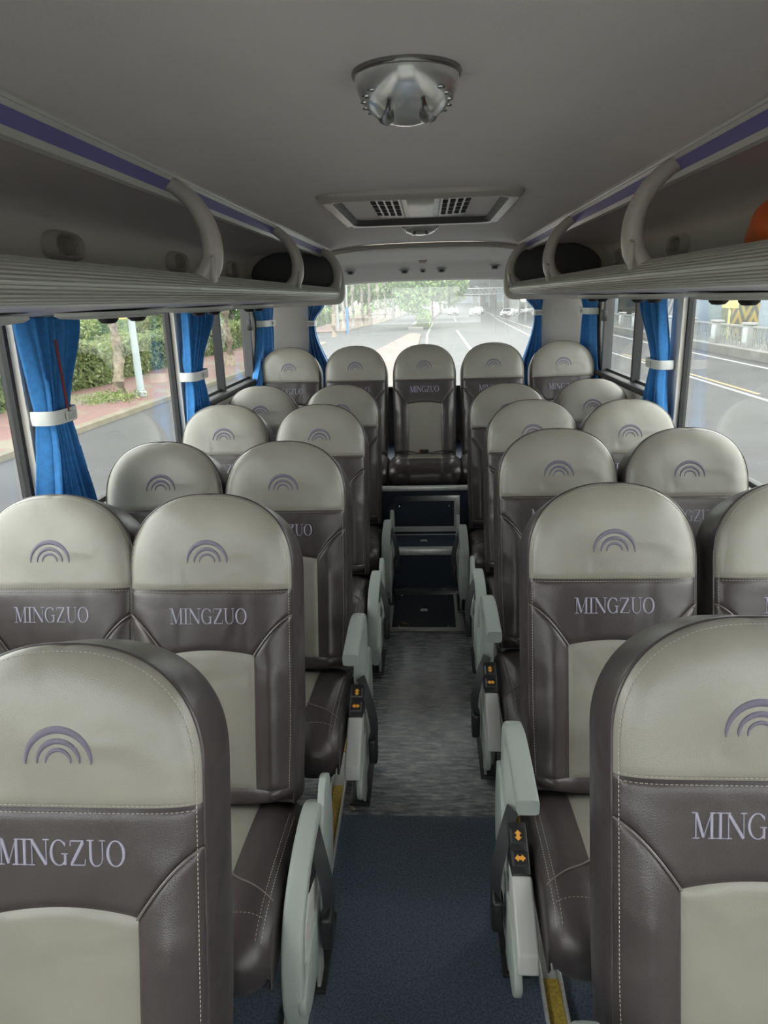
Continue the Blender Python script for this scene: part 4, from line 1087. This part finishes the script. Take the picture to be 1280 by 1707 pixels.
# cars
def car_proto():
    e = empty('car'); L, Wd = 4.5, 1.8
    side = [(-2.25, .35), (-2.25, .72), (-2.1, .88), (-1.3, .98), (-.55, 1.42), (.75, 1.45), (1.6, 1.08), (2.15, .98), (2.25, .7), (2.22, .32), (1.75, .25), (-1.8, .25)]
    m = MB(); n = len(side); rows = []
    for j, (s, ins) in enumerate(((-1, 1), (-.94, 0), (.94, 0), (1, 1))):
        rows.append([Vector((s*Wd/2*(1-(.14 if z > 1.0 else 0)), y, z)) if True else 0 for y, z in side])
    P = [rows[0], rows[-1]]
    fs = [(i, (i+1) % n, (i+1) % n+n, i+n) for i in range(n)]+[tuple(range(n))[::-1], tuple(range(n, 2*n))]
    m.add(P[0]+P[1], fs); m.build('body', CARW, e, bevel=.06, seg=3, angle=50)
    m = MB(); m.add([(-.72, -1.29, 1.0), (.72, -1.29, 1.0), (.64, -.60, 1.40), (-.64, -.60, 1.40)], [(0, 1, 2, 3)]); m.add([(-.70, 1.62, 1.1), (.70, 1.62, 1.1), (.62, .82, 1.44), (-.62, .82, 1.44)], [(0, 1, 2, 3)])
    for s in (-1, 1): m.add([(s*.80, -1.05, 1.02), (s*.80, 1.35, 1.06), (s*.775, .7, 1.38), (s*.775, -.5, 1.36)], [(0, 1, 2, 3)])
    m.v = [(x*1.02, y*1.012, z+.012) for x, y, z in m.v]
    o = m.build('windows', CARG, e, smooth=False); o.modifiers.new('t', 'SOLIDIFY').thickness = .02
    for sx in (-1, 1):
        for y in (-1.4, 1.4):
            q = MB(); q.lathe([(0, .1), (.2, .1), (.31, .09), (.33, .05), (.33, -.05), (.31, -.09), (0, -.09)], 20, M=Matrix.Translation((sx*.80, y, .33)) @ Matrix.Rotation(PI/2, 4, 'Y')); q.build('wheel', RUBBER, e)
    m = MB(); m.box(-.8, -.45, -2.27, -2.2, .62, .76); m.box(.45, .8, -2.27, -2.2, .62, .76); m.box(-.4, .4, -2.27, -2.2, .42, .62); m.build('lamps_and_grille', CARG, e, smooth=False)
    return e
cars = [(3.5, 100, .1, 'leftmost distant white car on the road behind the bus'), (5.9, 93, .05, 'second distant white car from the left behind the bus'), (7.2, 104, -.15, 'distant white car in the middle of the group behind the bus'), (9.3, 86, -.35, 'nearest white car turning at the right side of the rear window'), (12.6, 97, -.7, 'rightmost distant white car, half behind the nearest one')]
cp = car_proto()
for k, (x, y, rz, lb) in enumerate(cars):
    o = cp if k == 0 else copy_tree(cp); o.location = (x, y, G); o.scale = (.64, .64, .64); o.rotation_euler = (0, 0, rz); setp(o, lb, 'car', 'white cars behind the bus')

# gantry, viaduct
e = empty('road_gantry', (8, 92, G)); setp(e, 'white lattice sign gantry spanning the road behind the bus', 'gantry')
m = MB()
for z in (2.55, 3.25): m.tube([(-5, 0, z), (3.4, 0, z)], .07, 8)
for i in range(17): m.tube([(-5+i*.52, 0, 2.55), (-5+(i+.5)*.52, 0, 3.25)], .045, 6); m.tube([(-5+(i+.5)*.52, 0, 3.25), (-5+min(i+1, 16.15)*.52, 0, 2.55)], .045, 6)
m.build('lattice_beam', WPAINT, e)
m = MB(); m.tube([(3.3, 0, 0), (3.3, 0, 3.4)], .14, 10); m.build('post', WPAINT, e)
e = empty('viaduct', (21, 150, G)); setp(e, 'grey concrete viaduct over the road at the right of the rear window', 'viaduct')
m = MB(); m.prism([(-13, 6.5), (-8, 5.3), (8, 5.3), (13, 6.5), (13, 8.2), (-13, 8.2)], lambda a, b, t: (a, t, b), -85, 120); m.build('deck', BLUECONC, e, smooth=False)
for k, (x, y) in enumerate([(-7, -50), (-7, -20), (-7, 10), (-7, 40), (-7, 70), (1.5, -50), (1.5, -20), (1.5, 10), (1.5, 40)]):
    m = MB(); m.box(-.8, .8, -.6, .6, 0, 5.3); q = m.build('pier', CONC, e, bevel=.1); q.location = (x, y, 0)
m = MB(); m.box(-14, 8, 120, 121, 0, 9); m.build('abutment', BLUECONC, e, smooth=False)

# right side barrier
def bar_x(y): return 11.65+.012*max(0, y-20)
pillar = None
for k in range(17):
    y = 9.0+k*3.1
    if pillar is None:
        pillar = empty('barrier_pillar'); m = MB(); m.box(-.14, .14, -.27, .27, 0, .95); m.build('post_body', WPAINT, pillar, bevel=.02)
        m = MB(); m.box(-.17, .17, -.31, .31, .95, 1.04); m.build('cap', WPAINT, pillar, bevel=.015)
        m = MB(); m.box(-.15, -.135, -.19, .19, .32, .86); m.build('inset_panel', mat('pale_panel', (.42, .46, .47), .6), pillar, bevel=.004); o = pillar
    else: o = copy_tree(pillar)
    o.location = (bar_x(y), y, G+.32-.15); setp(o, 'white square barrier pillar with inset panel along the right side road', 'barrier pillar', 'white barrier pillars')
fence = None
for k in range(16):
    y = 9.0+k*3.1+1.55
    if fence is None:
        fence = empty('barrier_panel'); m = MB()
        m.box(-.03, .03, -1.2, 1.2, .86, .93); m.box(-.03, .03, -1.2, 1.2, .08, .15); m.build('rails', WPAINT, fence, smooth=False)
        m = MB()
        for i in range(18): yy = -1.12+i*.132; m.tube([(0, yy, .1), (0.0, yy+.03*math.sin(i*2.2), .5), (0, yy, .9)], .022, 6)
        m.build('bars', WPAINT, fence); o = fence
    else: o = copy_tree(fence)
    o.location = (bar_x(y), y, G+.17); setp(o, 'barrier section of wavy white bars between two pillars, right side road', 'fence panel', 'wavy white barrier sections')
# columns and chevron hoarding behind
for k, (x, y, w_) in enumerate([(13.4, 22, .5), (13.6, 29.5, .55), (13.6, 37, .55), (13.8, 46, .6), (13.9, 58, .6)]):
    m = MB(); m.box(-w_, w_, -w_, w_, 0, 6); o = m.build('concrete_column', BLUECONC, bevel=.08); o.location = (x, y, G)
    setp(o, 'blue grey concrete column standing behind the white barrier on the right', 'column', 'concrete columns behind the barrier')
def chev_mat():
    m = bpy.data.materials.new('chevron_hoarding'); m.use_nodes = True; n = m.node_tree.nodes; l = m.node_tree.links; b = n['Principled BSDF']; b.inputs['Roughness'].default_value = .7
    t = n.new('ShaderNodeTexCoord'); s = n.new('ShaderNodeSeparateXYZ'); l.new(t.outputs['Object'], s.inputs[0])
    pp = n.new('ShaderNodeMath'); pp.operation = 'PINGPONG'; pp.inputs[1].default_value = .9; l.new(s.outputs['Y'], pp.inputs[0])
    ad = n.new('ShaderNodeMath'); ad.operation = 'ADD'; l.new(pp.outputs[0], ad.inputs[0]); l.new(s.outputs['Z'], ad.inputs[1])
    p2 = n.new('ShaderNodeMath'); p2.operation = 'PINGPONG'; p2.inputs[1].default_value = .38; l.new(ad.outputs[0], p2.inputs[0])
    g = n.new('ShaderNodeMath'); g.operation = 'GREATER_THAN'; g.inputs[1].default_value = .19; l.new(p2.outputs[0], g.inputs[0])
    mx = n.new('ShaderNodeMix'); mx.data_type = 'RGBA'; l.new(g.outputs[0], mx.inputs[0]); mx.inputs[6].default_value = (.12, .12, .12, 1); mx.inputs[7].default_value = (.38, .27, .10, 1); l.new(mx.outputs[2], b.inputs['Base Color']); return m
CHEV = chev_mat()
for k, (x, y, L) in enumerate([(15.5, 36, 5), (15.6, 48, 4), (15.4, 26, 2.5)]):
    m = MB(); m.box(-.05, .05, -L/2, L/2, 0, 2.4); o = m.build('hoarding', CHEV, smooth=False); o.location = (x, y, G+.1); setp(o, ['wide hoarding with grey and ochre zigzags behind the barrier', 'further zigzag hoarding seen through the right sliding window', 'narrow zigzag hoarding nearest on the right roadside'][k], 'hoarding')
m = MB(); m.box(-.04, .04, -.8, .8, 1.6, 2.6); m.box(-.03, .03, -.05, .05, 0, 1.6); o = m.build('roadside_sign', mat('pale_yellow_sign', (.55, .52, .20), .6, var=.3, vscale=6), smooth=False); o.location = (13.2, 33.2, G); setp(o, 'pale yellow notice board standing behind the right barrier', 'sign')
m = MB(); m.box(-.4, .4, -45, 45, 0, 4.5); o = m.build('site_wall', CONC, smooth=False); o.location = (21, 48, G); setp(o, 'long grey site wall far behind the columns on the right', 'wall')
lv = leaves(4000, .1, lambda r: (r.gauss(0, .8), r.gauss(0, 1.6), abs(r.gauss(1.6, .8))), 77); o = fast_build(lv, 'roadside_bush', LEAF2); o.location = (17, 29.5, G); setp(o, 'bright green bush behind the barrier near the right edge', 'bush')
